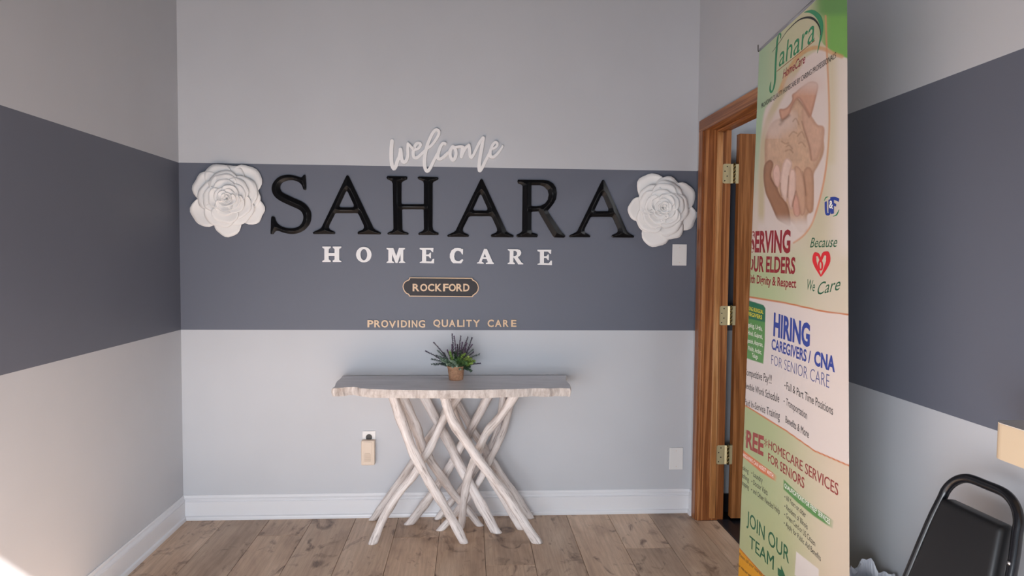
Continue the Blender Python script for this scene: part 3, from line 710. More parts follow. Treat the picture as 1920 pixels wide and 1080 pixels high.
# ------------------------------------------------------------------ potted plant
pc = np.array((1.427, -0.150, TZ+0.0006))
t = thing('potted_plant', 'small potted plant with purple and green sprigs on the tabletop', 'plant', pc)
prof = [(0.0, 0.0), (0.0345, 0.0), (0.036, 0.003), (0.0425, 0.060), (0.0445, 0.0605), (0.0455, 0.071), (0.0425, 0.071), (0.040, 0.060), (0.0, 0.058)]
n = 40; V = []
for r, z in prof:
    for i in range(n):
        a = 2*math.pi*i/n; q = r*(1+0.012*math.sin(7*a+z*60)); V.append((q*math.cos(a), q*math.sin(a), z))
Fc = [(j*n+i, j*n+(i+1) % n, (j+1)*n+(i+1) % n, (j+1)*n+i) for j in range(len(prof)-1) for i in range(n)]
mk = principled('kraft_pot', lin((176, 128, 94)), 0.7); k_ = NT(mk); tc = k_.n('ShaderNodeTexCoord')
nz = k_.noise(k_.mapping(tc.outputs['Object'], (1, 1, 1.6)), 55.0, 5, 0.6, 1.5)
k_.l(k_.ramp(nz, [(0.30, lin((168, 124, 94))), (0.55, lin((192, 146, 114))), (0.75, lin((208, 166, 132)))]), k_.b.inputs['Base Color']); k_.bump(nz, 0.5, 0.003)
put('pot', mesh('pot', V, Fc, True), mk, t)
# raised line motif on the pot front
mv = MB()
for L in ([(-0.002, .060), (0.004, .048), (0.004, .034), (-0.002, .022), (-0.008, .014)], [(-0.024, .050), (-0.010, .046), (-0.002, .052)], [(-0.026, .034), (-0.014, .037), (0.0, .036)]):
    c3 = catmull([(x, -math.sqrt(max((0.036+z*0.11)**2-x*x, 1e-6))-0.0004, z) for x, z in L], 5); v, f, g = tube(c3, 0.0009, 6); mv.add(v, f)
mv.build('raised_motif', principled('pale_motif', lin((205, 165, 128)), 0.7), t)['label'] = 'pale raised line motif'
bm = MB().cyl((0, 0, 0.050), (0, 0, 0.060), 0.040, n=24).build('soil', principled('moss_soil', (0.03, 0.035, 0.02), 0.9), t)
LG = {'lavender': [lin((72, 60, 82)), lin((104, 76, 106)), lin((84, 70, 88))], 'sage': [lin((150, 172, 150)), lin((124, 150, 128)), lin((166, 186, 160))],
      'fern': [lin((66, 100, 62)), lin((88, 122, 70)), lin((56, 84, 58))], 'lime': [lin((170, 190, 104)), lin((142, 170, 84)), lin((130, 168, 82))], 'rosemary': [lin((78, 98, 90)), lin((94, 112, 104)), lin((68, 84, 80))]}
PM = {(k, i): principled(f'{k}_leaf_{i}', c, 0.6) for k, L in LG.items() for i, c in enumerate(L)}
M_STEM = principled('sprig_stem', lin((74, 78, 60)), 0.7)
def sprig(kind, tip, base, leaf_len, leaf_w, dens, start, bend=0.02):
    """a stem with leaves; tip and base relative to the pot"""
    tip = np.array(tip, float); base = np.array(base, float)
    mid = (tip+base)/2+np.array([rng.uniform(-1, 1)*bend, rng.uniform(-1, 1)*bend, bend*0.9])
    C = catmull([base, mid, tip], 8); me_ = MB(); v, f, g = tube(C, np.linspace(0.0011, 0.0006, len(C)), 5); me_.add(v, f)
    N = int(dens); lf = MB()
    for i in range(N):
        q = start+(1-start)*i/max(N-1, 1); x = q*(len(C)-1); i0 = min(int(x), len(C)-2); p = C[i0]+(C[i0+1]-C[i0])*(x-i0)
        T = C[i0+1]-C[i0]; T = T/np.linalg.norm(T); a = i*2.4+rng.uniform(-.4, .4)
        e1 = np.cross(T, [0.3, 0.5, 0.8]); e1 /= np.linalg.norm(e1); e2 = np.cross(T, e1)
        d = math.cos(a)*e1+math.sin(a)*e2; out = d*0.85+T*0.75; out /= np.linalg.norm(out); s = np.cross(out, T); s /= max(np.linalg.norm(s), 1e-6)
        L = leaf_len*rng.uniform(.75, 1.2)*(1-0.45*q if kind != 'lavender' else 1-0.3*q); w = leaf_w*L; nrm = np.cross(s, out)
        lf.add([p, p+out*L*.45+s*w+nrm*L*.08, p+out*L, p+out*L*.45-s*w+nrm*L*.08, p+out*L*.5-nrm*L*0.05], [(0, 1, 4), (1, 2, 4), (2, 3, 4), (3, 0, 4)])
    st = me_.build('sprig', M_STEM, t); l = lf.build('leaves', PM[(kind, int(rng.integers(3)))], st); l['kind'] = 'stuff'
def at(px, py, dy=0.0): return onY(px, py, pc[1]+dy)-pc
def zp(x, y): return (780+x/9.0, 610+y/9.0)
sp = [('lavender', (610,150), 0), ('lavender', (645,185), .01), ('lavender', (755,185), 0), ('lavender', (875,205), .01), ('lavender', (945,210), -.01), ('lavender', (300,290), .0), ('lavender', (160,430), .01),
      ('lavender', (860,300), -.01), ('lavender', (945,330), .02), ('lavender', (700,330), -.02), ('lavender', (610,330), .02), ('lavender', (780,290), -.01), ('lavender', (530,420), -.02), ('lavender', (840,390), .02), ('lavender', (1085,640), -.01), ('lavender', (970,450), .01),
      ('rosemary', (370,430), -.01), ('rosemary', (265,655), -.02), ('rosemary', (265,570), .02), ('rosemary', (320,660), -.03), ('rosemary', (1065,490), .0), ('rosemary', (960,410), .02), ('rosemary', (345,510), .01), ('rosemary', (470,470), .02),
      ('fern', (700,420), .02), ('fern', (760,440), -.01), ('fern', (650,460), .03), ('fern', (720,560), -.035), ('fern', (660,600), -.04), ('fern', (800,600), -.04), ('fern', (930,770), -.03), ('fern', (900,700), -.03), ('fern', (840,640), -.045), ('fern', (600,560), .0), ('fern', (560,640), -.03), ('fern', (770,520), .02), ('fern', (880,560), .01), ('fern', (690,480), .0),
      ('lime', (570,450), -.03), ('lime', (820,480), -.03), ('lime', (870,540), -.035), ('lime', (930,560), -.02), ('lime', (980,600), -.02), ('lime', (940,640), -.03),
      ('sage', (420,560), -.03), ('sage', (470,620), -.04), ('sage', (530,660), -.045), ('sage', (640,650), -.05), ('sage', (690,690), -.05), ('sage', (740,740), -.048), ('sage', (430,600), -.02), ('sage', (580,600), -.045), ('sage', (500,590), -.03), ('sage', (1000,620), -.02), ('sage', (620,700), -.05)]
for kd, q, dy in sp:
    tip = at(*zp(*q), dy); a = math.atan2(tip[1], tip[0]); b = (0.018*math.cos(a)+rng.uniform(-.006, .006), 0.018*math.sin(a)+rng.uniform(-.006, .006), 0.056)
    if kd == 'lavender': sprig(kd, tip, b, 0.0105, 0.42, 54, 0.40, 0.008)
    elif kd == 'rosemary': sprig(kd, tip, b, 0.018, 0.20, 50, 0.25, 0.012)
    elif kd == 'fern': sprig(kd, tip, b, 0.023, 0.28, 40, 0.15, 0.012)
    elif kd == 'lime': sprig(kd, tip, b, 0.020, 0.42, 34, 0.30, 0.012)
    else: sprig(kd, tip, b, 0.015, 0.52, 34, 0.25, 0.014)

# ------------------------------------------------------------------ roll-up banner in front of the doorway
BL = [np.array((2.493, -1.278, 2.110)), np.array((2.498, -1.196, 0.234))]   # far visible edge, top / low
BR = [np.array((2.431, -1.935, 2.110)), np.array((2.487, -1.956, 0.234))]   # near edge
def bl_at(z, e): q = (2.110-z)/(2.110-0.234); return e[0]+(e[1]-e[0])*q
CURL_R, CURL_L = 0.018, 0.045
def bsurf(u, z, off=0.0):
    """u = metres from the far visible edge towards the near edge; negative u runs round the curled-back edge; off lifts off the printed face"""
    L = bl_at(z, BL); R = bl_at(z, BR); d = R-L; d[2] = 0; w = np.linalg.norm(d); d /= w; n = np.array([d[1], -d[0], 0.0])
    if n[0] > 0: n = -n
    if u >= 0: p = L+d*u+n*off
    else:
        a = -u/CURL_R; p = L-d*math.sin(a)*(CURL_R+off)-n*(CURL_R-math.cos(a)*(CURL_R+off))
    p = p.copy(); p[2] = z; return p
def bw(z): return float(np.linalg.norm((bl_at(z, BR)-bl_at(z, BL))[:2]))
def b_uz(px, py):
    d = ray(px, py); z = 1.39-(py-482)*0.0017
    for _ in range(12):
        L = bl_at(z, BL); R = bl_at(z, BR); e = R-L; e = e[:2]/np.linalg.norm(e[:2])
        M = np.array([[d[0], -e[0]], [d[1], -e[1]]]); s, u = np.linalg.solve(M, L[:2]-CAM[:2]); z = CAM[2]+s*d[2]
    return np.array([u, z])
def toframe(P):
    q = (np.asarray(P)-CAM) @ RM.T; return 960+F*q[:, 0]/q[:, 2], 540-F*q[:, 1]/q[:, 2]
bo = np.array((2.47, -1.58, 0.0))
t = thing('rollup_banner', 'tall green and cream roll-up advertising banner before the doorway', 'banner', bo)
ZTOP, ZBOT = 2.110, 0.09
# printed sheet (one dense grid, the print stored as vertex colours)
NU, NZ = 200, 880
zs = np.linspace(ZTOP, ZBOT, NZ); us = np.r_[np.linspace(-CURL_L, 0, 14)[:-1], np.linspace(0, 1, NU)]
pos = np.zeros((NZ, len(us), 3))
for j, z in enumerate(zs):
    w = bw(z); L = bl_at(z, BL); R = bl_at(z, BR); f = us[13:]
    pos[j, 13:, :] = L+(R-L)*f[:, None]; pos[j, 13:, 2] = z
    for i in range(13): pos[j, i] = bsurf(us[i], z)
PX, PY = toframe(pos.reshape(-1, 3)); PX = PX.reshape(NZ, -1); PY = PY.reshape(NZ, -1)
edge_px = PX[:, 13:14]; PX[:, :13] = edge_px+us[None, :13]*170
sm = lambda a, b, x: (lambda q: q*q*(3-2*q))(np.clip((x-a)/(b-a), 0, 1))
colr = np.zeros((NZ, len(us), 3))
def flood(mask, c):
    global colr
    c = np.array(lin(c)) if np.ndim(c) == 1 and len(c) == 3 else c
    colr = colr*(1-mask[..., None])+c*mask[..., None]
def grad(c0, c1, q): a, b = np.array(lin(c0)), np.array(lin(c1)); return a+(b-a)*q[..., None]
curve = lambda L: np.interp(PX, [q[0] for q in L], [q[1] for q in L])
PT = np.c_[PX.ravel(), PY.ravel()]
def pmask(poly, blur=1.5, smooth=True):
    p = catmull(poly, 4, True) if smooth else np.array(poly, float)
    lo = p.min(0)-3*blur; hi = p.max(0)+3*blur; ok = (PT[:, 0] > lo[0]) & (PT[:, 0] < hi[0]) & (PT[:, 1] > lo[1]) & (PT[:, 1] < hi[1])
    m = np.zeros(len(PT)); q = PT[ok]; d = segdist(q, p); d = np.where(inside(q, p), d, -d); m[ok] = sm(-blur, blur, d); sd = np.zeros(len(PT)); sd[ok] = d
    return m.reshape(PX.shape), sd.reshape(PX.shape)
def smask(path, w, blur=1.0, fade=None):
    p = catmull(path, 5); lo = p.min(0)-20; hi = p.max(0)+20; ok = (PT[:, 0] > lo[0]) & (PT[:, 0] < hi[0]) & (PT[:, 1] > lo[1]) & (PT[:, 1] < hi[1])
    m = np.zeros(len(PT)); d = segdist(PT[ok], p, False); m[ok] = 1-sm(w/2-blur*0.5, w/2+blur, d); return m.reshape(PX.shape)
# base: cream with whiter near edge
flood(np.ones_like(PX), grad((214, 206, 176), (236, 226, 218), sm(1530, 1590, PX)))
# upper left pale green, circle
flood(1-sm(150, 330, PY)*0+0*PX-sm(1440, 1560, PX), grad((176, 206, 168), (206, 210, 170), sm(1425, 1480, PX)))
flood(sm(230, 420, PY)*(1-sm(1440, 1560, PX)), (228, 216, 204))
cm, cs = pmask([(1432, 215), (1445, 190), (1470, 158), (1500, 118), (1530, 96), (1549, 98), (1554, 180), (1553, 260), (1546, 330), (1532, 395), (1512, 432), (1490, 452), (1470, 460), (1445, 455), (1425, 440), (1420, 400), (1424, 300)], 3)
flood(cm, (232, 218, 212))
# tan ring on the far side of the circle
flood(smask([(1427, 420), (1428, 330), (1433, 260), (1443, 222), (1458, 190), (1478, 155), (1500, 118)], 9, 5)*0.75, (204, 190, 142))
# green upper near corner
gb = [(1400, 60), (1528, 60), (1545, 84), (1562, 98), (1590, 110), (1610, 118)]
gm_ = sm(1524, 1549, PX)*(1-sm(-2.0, 2.0, PY-curve(gb)))
flood(gm_, grad((150, 186, 112), (122, 184, 84), sm(1540, 1560, PX)))
flood(sm(1505, 1549, PX)*(1-sm(20, 36, PY)), (104, 160, 84))
# orange swoosh and ring line
flood(smask([(1462, 172), (1480, 130), (1500, 103), (1524, 90), (1545, 92), (1562, 100), (1578, 106)], 6, 3)*0.75, (216, 160, 96))
flood(smask([(1548, 30), (1550, 90), (1553, 150), (1555, 210), (1554, 260), (1548, 320), (1538, 370), (1524, 415), (1508, 440), (1488, 455)], 2.6, 1.6)*0.85, (222, 154, 110))
flood(smask([(1559, 112), (1562, 200), (1558, 300)], 8, 12)*0.4, (212, 198, 150))
# hands picture inside the circle
hand = []
def vnoise(sx, sy, seed):
    g = np.random.default_rng(seed).uniform(-1, 1, (400, 400)); x = (PX-1380)/sx % 398; y = (PY+60)/sy % 398
    i = np.floor(x).astype(int); j = np.floor(y).astype(int); u = x-i; v = y-j; u = u*u*(3-2*u); v = v*v*(3-2*v)
    return (g[j, i]*(1-u)+g[j, i+1]*u)*(1-v)+(g[j+1, i]*(1-u)+g[j+1, i+1]*u)*v
MOT = 0.55*vnoise(7, 9, 1)+0.35*vnoise(3, 5, 2)+0.3*vnoise(1.6, 4, 3)
def blob(poly, c, dark=None, blur=1.2, rim=7, amt=0.55, mot=0.07, light=0.10):
    global colr
    m, d = pmask(poly, blur); flood(m, c); p = np.array(poly, float); lo, hi = p.min(0), p.max(0)
    gx = np.clip((PX-lo[0])/(hi[0]-lo[0]), 0, 1); gy = np.clip((PY-lo[1])/(hi[1]-lo[1]), 0, 1)
    colr = colr*(1+(m*(mot*MOT+light*(0.75-0.6*gx-0.7*gy)))[..., None])
    if dark is not None: flood(m*(1-sm(0, rim, d))*amt, dark)
z7 = lambda L: [(1420+a/7.2, 150+b/7.2) for a, b in L]; z8 = lambda L: [(1410+a/6, 280+b/6) for a, b in L]
sv = colr.copy()
blob([(1434,300),(1434,270),(1439,246),(1450,228),(1466,220),(1480,203),(1487,192),(1495,184),(1504,193),(1514,208),(1524,222),(1538,245),(1545,270),(1543,290),(1534,310),(1526,325),(1525,345),(1525,392),(1519,398),(1513,405),(1513,430),(1500,436),(1488,420),(1470,405),(1455,398),(1441,372),(1434,345)], (212, 176, 148), (168, 126, 98), 2, 9, 0.6, 0.16, 0.12)
flood(smask([(1450, 240), (1462, 232), (1476, 226)], 30, 18)*0.7, (228, 206, 196))
blob(z7([(610,380),(640,370),(720,500),(800,600),(900,640),(890,840),(840,1000),(800,1080),(720,1080),(690,900),(620,640),(600,480)]), (214, 174, 150), (180, 134, 108), 2.0, 7, 0.5, 0.12)
blob(z7([(300,395),(300,460),(325,530),(370,530),(430,470),(470,360),(500,300),(545,250),(580,270),(640,370),(712,490),(740,440),(790,240),(820,60),(720,20),(600,90),(520,160),(470,200),(470,270),(420,350),(360,390)]), (214, 164, 138), (150, 96, 70), 1.4, 5)
flood(smask(z7([(480, 40), (640, 50), (790, 60)]), 14, 22)*0.75, (228, 206, 198))
flood(smask(z7([(320, 540), (350, 540), (430, 480)]), 2.5, 4)*0.6, (120, 88, 68)); flood(smask(z7([(310, 600), (340, 560)]), 3, 4)*0.5, (130, 104, 88))
flood(smask(z7([(700, 500), (640, 390), (580, 300), (545, 262)]), 1.2, 2.5)*0.5, (140, 92, 70))
flood(smask(z7([(600, 560), (640, 700), (690, 850), (715, 960), (730, 1080)]), 1.0, 2.4)*0.6, (140, 100, 76))
for q in ([(480, 560), (520, 520), (560, 600)], [(430, 760), (480, 700), (530, 720)], [(390, 900), (430, 880), (470, 930)], [(380, 960), (440, 940), (480, 980)], [(540, 760), (600, 700), (640, 780)], [(330, 830), (380, 860), (420, 850)], [(560, 860), (600, 840), (650, 900)]):
    flood(smask(z7(q), 1.6, 1.8)*0.55, (160, 122, 92))
blob(z8([(140,180),(200,120),(240,170),(215,300),(280,430),(320,520),(380,590),(415,680),(432,800),(425,860),(370,840),(290,790),(250,710),(200,590),(155,490),(130,330)]), (172, 126, 96), (124, 82, 58), 1.4, 6)
blob(z8([(580,260),(640,200),(690,300),(690,620),(655,720),(600,640),(600,500)]), (200, 158, 130), (160, 118, 92), 1.4, 6)
blob(z8([(235,240),(270,170),(305,190),(322,270),(315,370),(295,430),(262,400),(240,330)]), (234, 196, 182), (164, 116, 94), 1.0, 3)
blob(z8([(350,160),(390,100),(450,150),(430,260),(410,400),(395,545),(375,588),(335,510),(315,400),(325,270)]), (238, 210, 198), (182, 140, 120), 1.0, 4)
blob(z8([(480,200),(550,230),(590,380),(605,520),(600,700),(550,740),(510,560),(480,420)]), (212, 172, 146), (158, 112, 86), 1.2, 5)
blob(z8([(420,260),(450,222),(490,260),(492,470),(460,600),(448,680),(415,630),(402,520)]), (236, 204, 190), (178, 134, 112), 1.0, 4)
blob(z8([(490,510),(520,550),(535,640),(540,730),(500,760),(468,720),(455,610),(470,550)]), (220, 170, 152), (160, 112, 90), 1.0, 4)
for q in ([(320, 380), (315, 440), (330, 520)], [(412, 300), (405, 420), (398, 540)], [(492, 470), (470, 570), (455, 640)], [(210, 330), (250, 400), (290, 440)], [(570, 250), (595, 400), (605, 520)]):
    flood(smask(z8(q), 0.8, 1.8)*0.6, (120, 82, 62))
fade = sm(398, 425, PY)*(1-sm(1526, 1545, PX))*cm; flood(np.clip(fade, 0, 1)*0.9, (232, 220, 214))
# lower sections
l1 = [(1380, 552), (1412, 558), (1473, 568), (1540, 583), (1594, 590.7), (1610, 593)]
l2 = [(1380, 752), (1403, 763.6), (1474, 807.7), (1527.5, 845.5), (1593.6, 873.9), (1610, 880)]
sec = sm(452, 500, PY)*(1-sm(-1, 1, PY-curve(l1)))
flood(sec, grad((190, 208, 160), (226, 216, 196), sm(1430, 1560, PX)))
w1 = sm(-1, 1, PY-curve(l1))*(1-sm(-1, 1, PY-curve(l2)))
flood(w1, grad((232, 224, 222), (238, 226, 220), sm(1430, 1560, PX)))
w2 = sm(-1, 1, PY-curve(l2))
flood(w2, grad((182, 196, 146), (230, 212, 190), sm(1420, 1580, PX)))
flood(w2*sm(900, 1000, PY)*(1-sm(1400, 1540, PX)), (190, 198, 150))
for L in (l1, l2): flood((1-sm(0.8, 2.0, np.abs(PY-curve(L)))), (212, 122, 66))
yl = [(1370, 1012), (1384, 1025), (1401.5, 1045.5), (1431.4, 1078.6), (1470, 1112), (1520, 1150), (1600, 1200)]
flood(sm(-1, 1, PY-curve(yl)), (236, 166, 34)); flood((1-sm(0.6, 1.8, np.abs(PY-curve(yl)))), (214, 112, 40))
# green language box and ribbons
gbx, _ = pmask([(1390, 560), (1409, 565), (1431, 572), (1435, 578), (1434, 640), (1431, 682), (1406, 674), (1390, 668)], 0.8, False); flood(gbx, (94, 156, 82))
gh, _ = pmask([(1390, 560), (1409, 565), (1431, 572), (1435, 578), (1434.5, 604), (1408, 598), (1390, 594)], 0.8, False); flood(gh, (36, 118, 84))
ob, _ = pmask([(1390, 840), (1398.5, 848), (1430, 872), (1457, 892), (1455, 903), (1425, 884), (1397, 860), (1390, 855)], 1.0, False); flood(ob*(1-0.9*sm(1446, 1458, PX)), (224, 126, 78))
gr, _ = pmask([(1469.5, 899), (1500, 929), (1530, 953), (1563, 976), (1561, 991), (1525, 967), (1495, 942), (1469, 917)], 1.0, False); flood(gr*(1-0.8*sm(1545, 1565, PX)), (96, 152, 84))
qr, _ = pmask([(1493, 1034), (1535, 1067), (1535, 1112), (1490, 1078)], 0.6, False); flood(qr, (238, 232, 228))
nV = NZ*len(us); iu = len(us)
me = bpy.data.meshes.new('printed_sheet'); idx = np.arange(nV).reshape(NZ, iu)
quads = np.stack([idx[:-1, :-1], idx[1:, :-1], idx[1:, 1:], idx[:-1, 1:]], -1).reshape(-1, 4)
me.vertices.add(nV); me.vertices.foreach_set('co', (pos.reshape(-1, 3)-bo).astype(np.float32).ravel())
me.loops.add(quads.size); me.loops.foreach_set('vertex_index', quads.ravel().astype(np.int32))
me.polygons.add(len(quads)); me.polygons.foreach_set('loop_start', (np.arange(len(quads))*4).astype(np.int32)); me.update(calc_edges=True); me.validate()
ca = me.color_attributes.new('print', 'FLOAT_COLOR', 'POINT'); ca.data.foreach_set('color', np.c_[colr.reshape(-1, 3)*0.82, np.ones(nV)].astype(np.float32).ravel())
me.polygons.foreach_set('use_smooth', [True]*len(me.polygons))
mp = principled('banner_print', (0.8, 0.8, 0.8), 0.42); q = NT(mp); an = q.n('ShaderNodeAttribute', attribute_name='print'); q.l(an.outputs['Color'], q.b.inputs['Base Color'])
sheet = put('printed_sheet', me, mp, t)
# lettering
INK = {}
def ink(name, c):
    if name not in INK: INK[name] = (MB(), principled('print_'+name, lin(c), 0.45))
    return INK[name][0]
def lay2d(mb, pts, faces, off):
    mb.add([bsurf(float(u), float(z), off) for u, z in pts], faces)
def btext(s, left, right, hpx, col, bold=0.0, shear=0.0, anchor=None, off=0.0004, hr=None):
    """left/right = baseline ends in the frame; hpx = cap height there at the left end; anchor=(visible part) when the word starts round the curl"""
    fat = bold if ('M' in s and bold > 0.003) else 0.0
    if fat: bold = 0.0
    v, f = text_mesh(s, bold, shear)
    if not len(v): return
    a = b_uz(*left); b = b_uz(*right); top = b_uz(left[0], left[1]-hpx)
    x0 = v[:, 0].min(); x1 = v[:, 0].max()
    if anchor:
        va, _ = text_mesh(s[:len(s)-len(anchor)]+anchor, bold, shear); vp, _ = text_mesh(s[:len(s)-len(anchor)].rstrip() or ' ', bold, shear)
        x0 = vp[:, 0].max()+0.08 if len(vp) else x0
    q = (v[:, 0]-x0)/(x1-x0); hs = (top[1]-a[1])/CAP
    if hr is not None: h2 = (b_uz(right[0], right[1]-hr)[1]-b[1])/CAP; hs = hs+(h2-hs)*q
    P = np.c_[a[0]+(b[0]-a[0])*q, a[1]+(b[1]-a[1])*q+v[:, 1]*hs]
    sx = (b[0]-a[0])/(x1-x0)
    for i, e in enumerate((-fat, 0.0, fat) if fat else (0.0,)):
        Q = P.copy(); Q[:, 0] = np.maximum(Q[:, 0]+e*sx, -CURL_L+0.002); lay2d(col, Q, f, off+0.00012*i)
def bstroke(path, wpx, col, off=0.0004, n=5):
    p = catmull(path, n); w = np.interp(np.linspace(0, 1, len(p)), np.linspace(0, 1, len(wpx)), wpx) if np.ndim(wpx) else np.full(len(p), wpx)
    U = np.array([b_uz(*q) for q in p]); T = np.gradient(U, axis=0); T /= np.maximum(np.linalg.norm(T, axis=1), 1e-9)[:, None]; N = np.c_[-T[:, 1], T[:, 0]]
    # stroke width given in frame pixels across: about 2.2 mm upright, wider along the obliquely seen u axis
    k = np.sqrt((N[:, 0]*0.0041)**2+(N[:, 1]*0.0019)**2); A = U+N*(k*w/2)[:, None]; B = U-N*(k*w/2)[:, None]; m = len(p)
    lay2d(col, np.vstack([A, B]), [(i, m+i, m+i+1, i+1) for i in range(m-1)], off)
def bpoly(poly, col, off=0.0004):
    U = [b_uz(*q) for q in poly]; lay2d(col, U, [tuple(range(len(U)))], off)
green = ink('logo_green', (44, 136, 92)); dk = ink('dark_green', (36, 98, 68)); red = ink('dark_red', (146, 36, 46)); black = ink('charcoal', (58, 54, 54)); blue = ink('blue', (44, 66, 152)); lblue = ink('slate_blue', (92, 98, 150))
brown = ink('brick_red', (150, 62, 58)); white = ink('white', (244, 244, 238)); yel = ink('yellow', (226, 214, 60)); hred = ink('bright_red', (212, 40, 48)); org = ink('line_brown', (150, 84, 50)); dkred = ink('wine', (142, 38, 58))
btext('ahara', (1460.5, 126), (1527.5, 75.5), 36, green, 0.0, 0.12, hr=46)
bstroke([(1463.5,72),(1464,65),(1461,64),(1458,74),(1456.6,90),(1455,110),(1454,132),(1453,153),(1450,167),(1446.5,172.5),(1444,168),(1444.5,160),(1446,153)], [2, 2.5, 4, 4.5, 4, 4, 3.6, 3.2, 1.2], green)
bstroke([(1448,98),(1460,82),(1474,61),(1480,54),(1490,44),(1500,36.6),(1510,33.3),(1520,33.3),(1528.3,37.5),(1535,46.6),(1538.3,57),(1539,66)], [1.0, 1.2, 1.6, 2.2, 2.6, 1.5, 1.0], ink('black', (24, 28, 26)), 0.0006)
bstroke([(1508,23),(1521,21.6),(1531.6,28),(1538.3,38),(1540.8,50),(1540,66),(1536.6,82),(1532.5,100)], [0.6, 4, 5, 5.5, 5, 4, 2.5, 0.5], green, 0.0005)
bstroke([(1456.7,134),(1492,105.5),(1528.3,75.8)], 1.2, org, 0.0006)
btext('HomeCare', (1467.5, 147.5), (1510, 117), 15, dkred, 0.012, 0.35, hr=17)
btext('PROVIDING QUALITY HOMECARE BY CARING PROFESSIONALS', (1427.5, 203.5), (1567.5, 108.5), 8.5, black, 0.012, hr=11)
btext('SERVING', (1416, 471.5), (1481.7, 472.7), 36, red, 0.035, anchor='ERVING', hr=40)
btext('OUR ELDERS', (1413.5, 508), (1491, 512.7), 27, red, 0.03, anchor='UR ELDERS', hr=29)
btext('With Dignity & Respect', (1412.5, 530.5), (1492.7, 540), 15, red, 0.02, anchor='h Dignity & Respect', hr=17)
btext('HIRING', (1450, 627.7), (1518.3, 649.3), 40, blue, 0.04, hr=40)
btext('CAREGIVERS /', (1446.7, 654), (1520, 681), 19, blue, 0.025, hr=22)
btext('CNA', (1526.5, 683.5), (1565.7, 697), 25, blue, 0.04, hr=27)
btext('FOR SENIOR CARE', (1446, 682.7), (1555, 728.3), 18, lblue, -0.012, hr=26)
btext('Competitive Pay!!!', (1404, 705), (1446.7, 720), 13, black, 0.004, anchor='mpetitive Pay!!!', hr=17)
btext('Flexible Work Schedule', (1402.5, 730), (1461, 755), 12, black, 0.004, anchor='xible Work Schedule', hr=16)
btext('Paid In-Service Training', (1402, 761), (1462.3, 787.5), 12, black, 0.004, anchor='id In-Service Training', hr=16)
btext('Full & Part Time Positions', (1474.5, 730), (1562, 778.4), 14, black, 0.004, hr=17)
btext('Transportation', (1474, 759), (1513.3, 786.6), 13, black, 0.004, hr=15)
btext('Benefits & More', (1473, 792), (1516.5, 822), 13, black, 0.004, hr=15)
btext('FREE', (1399.5, 838), (1431.4, 854), 31, brown, 0.035, anchor='REE', hr=35)
btext('*', (1432.5, 846), (1438.5, 849), 24, brown, 0.0)
btext('HOMECARE SERVICES', (1440.9, 840), (1571.6, 930), 16, brown, 0.016, hr=23)
btext('FOR SENIORS', (1440, 864.4), (1508, 916.4), 16, brown, 0.016, hr=20)
for s, l, r in (('Laundry', (1412.5, 893), (1429.8, 906.5)), ('Doctor Visits', (1412.5, 908.5), (1439.3, 929.5)), ('and Other Needed Help', (1412, 924), (1462, 964.5)),
                ('60 Years or older', (1474.5, 937.5), (1510.8, 971.5)), ('Resident of Illinois', (1474.5, 955), (1514.3, 993.5)), ('Green Card or US Citizen', (1474, 970.5), (1528.4, 1025)), ('Apply for Public Aid Benefits', (1473.5, 986.5), (1539, 1052.8))):
    btext(s, l, r, 9.5, black, 0.0, hr=11.5); btext('.', (l[0]-3.4, l[1]-5.5), (l[0]-1.8, l[1]-4.6), 12, black, 0.01)
for l in ((1472, 727.5), (1470.5, 757)): btext('.', (l[0]-1.0, l[1]-4), (l[0]+1.0, l[1]-3.2), 14, black, 0.01)
for s, a, l, r in (('Cooking', 'ing', (1398, 884.5), (1403.5, 888.5)), ('Bathing', 'ing', (1398, 899.5), (1404, 904)), ('Shopping', 'ping', (1397, 913), (1404, 918.5))): btext(s, l, r, 9.5, black, 0.0, anchor=a)
btext('CAREGIVERS CAN ASSIST WITH', (1397, 857.5), (1450, 896.5), 6.0, white, 0.006, anchor='EGIVERS CAN ASSIST WITH', hr=8)
btext('QUALIFICATIONS FOR FREE* SERVICES', (1471, 913), (1556, 984), 7.5, white, 0.008, hr=10)
btext('JOIN OUR', (1400, 981), (1479.6, 1057), 25, dk, 0.008, hr=29)
btext('TEAM', (1405, 1025), (1450.5, 1069), 22, dk, 0.012, hr=27)
bpoly([(1458.5, 1064), (1458.5, 1078), (1464.5, 1083), (1464.5, 1090), (1474, 1084), (1464.5, 1060), (1464.5, 1069)], dk)
btext('Please call your nearest office', (1386.4, 1042), (1441, 1092), 6.5, black, 0.0)
btext('or visit our website', (1385, 1062), (1415, 1090), 6.0, black, 0.0)
btext('Because', (1519, 464), (1570, 463), 18, dk, 0.0, 0.35)
btext('We', (1514, 543), (1528, 547), 20, dk, 0.0, 0.30); btext('Care', (1533, 553), (1576, 543), 22, dk, 0.0, 0.35)
btext('SEEKING BILINGUAL', (1406.5, 582), (1431.5, 589), 7, yel, 0.012, anchor='NG BILINGUAL'); btext('CAREGIVERS', (1407, 592.5), (1429, 599), 7, yel, 0.012, anchor='EGIVERS')
for s, a, y, r in (('Tagalog, Urdu,', 'alog, Urdu,', 613, 1429.5), ('Hindi, Gujarati,', 'indi, Gujarati,', 628, 1430), ('Spanish, Assyrian,', 'nish, Assyrian,', 643, 1430.5), ('Polish, Arabic,', 'olish, Arabic,', 657, 1428)):
    btext(s, (1405.5, y), (r, y+7.5), 8, white, 0.004, anchor=a)
btext('Telugu', (1410, 669.5), (1421, 673), 8, white, 0.004)
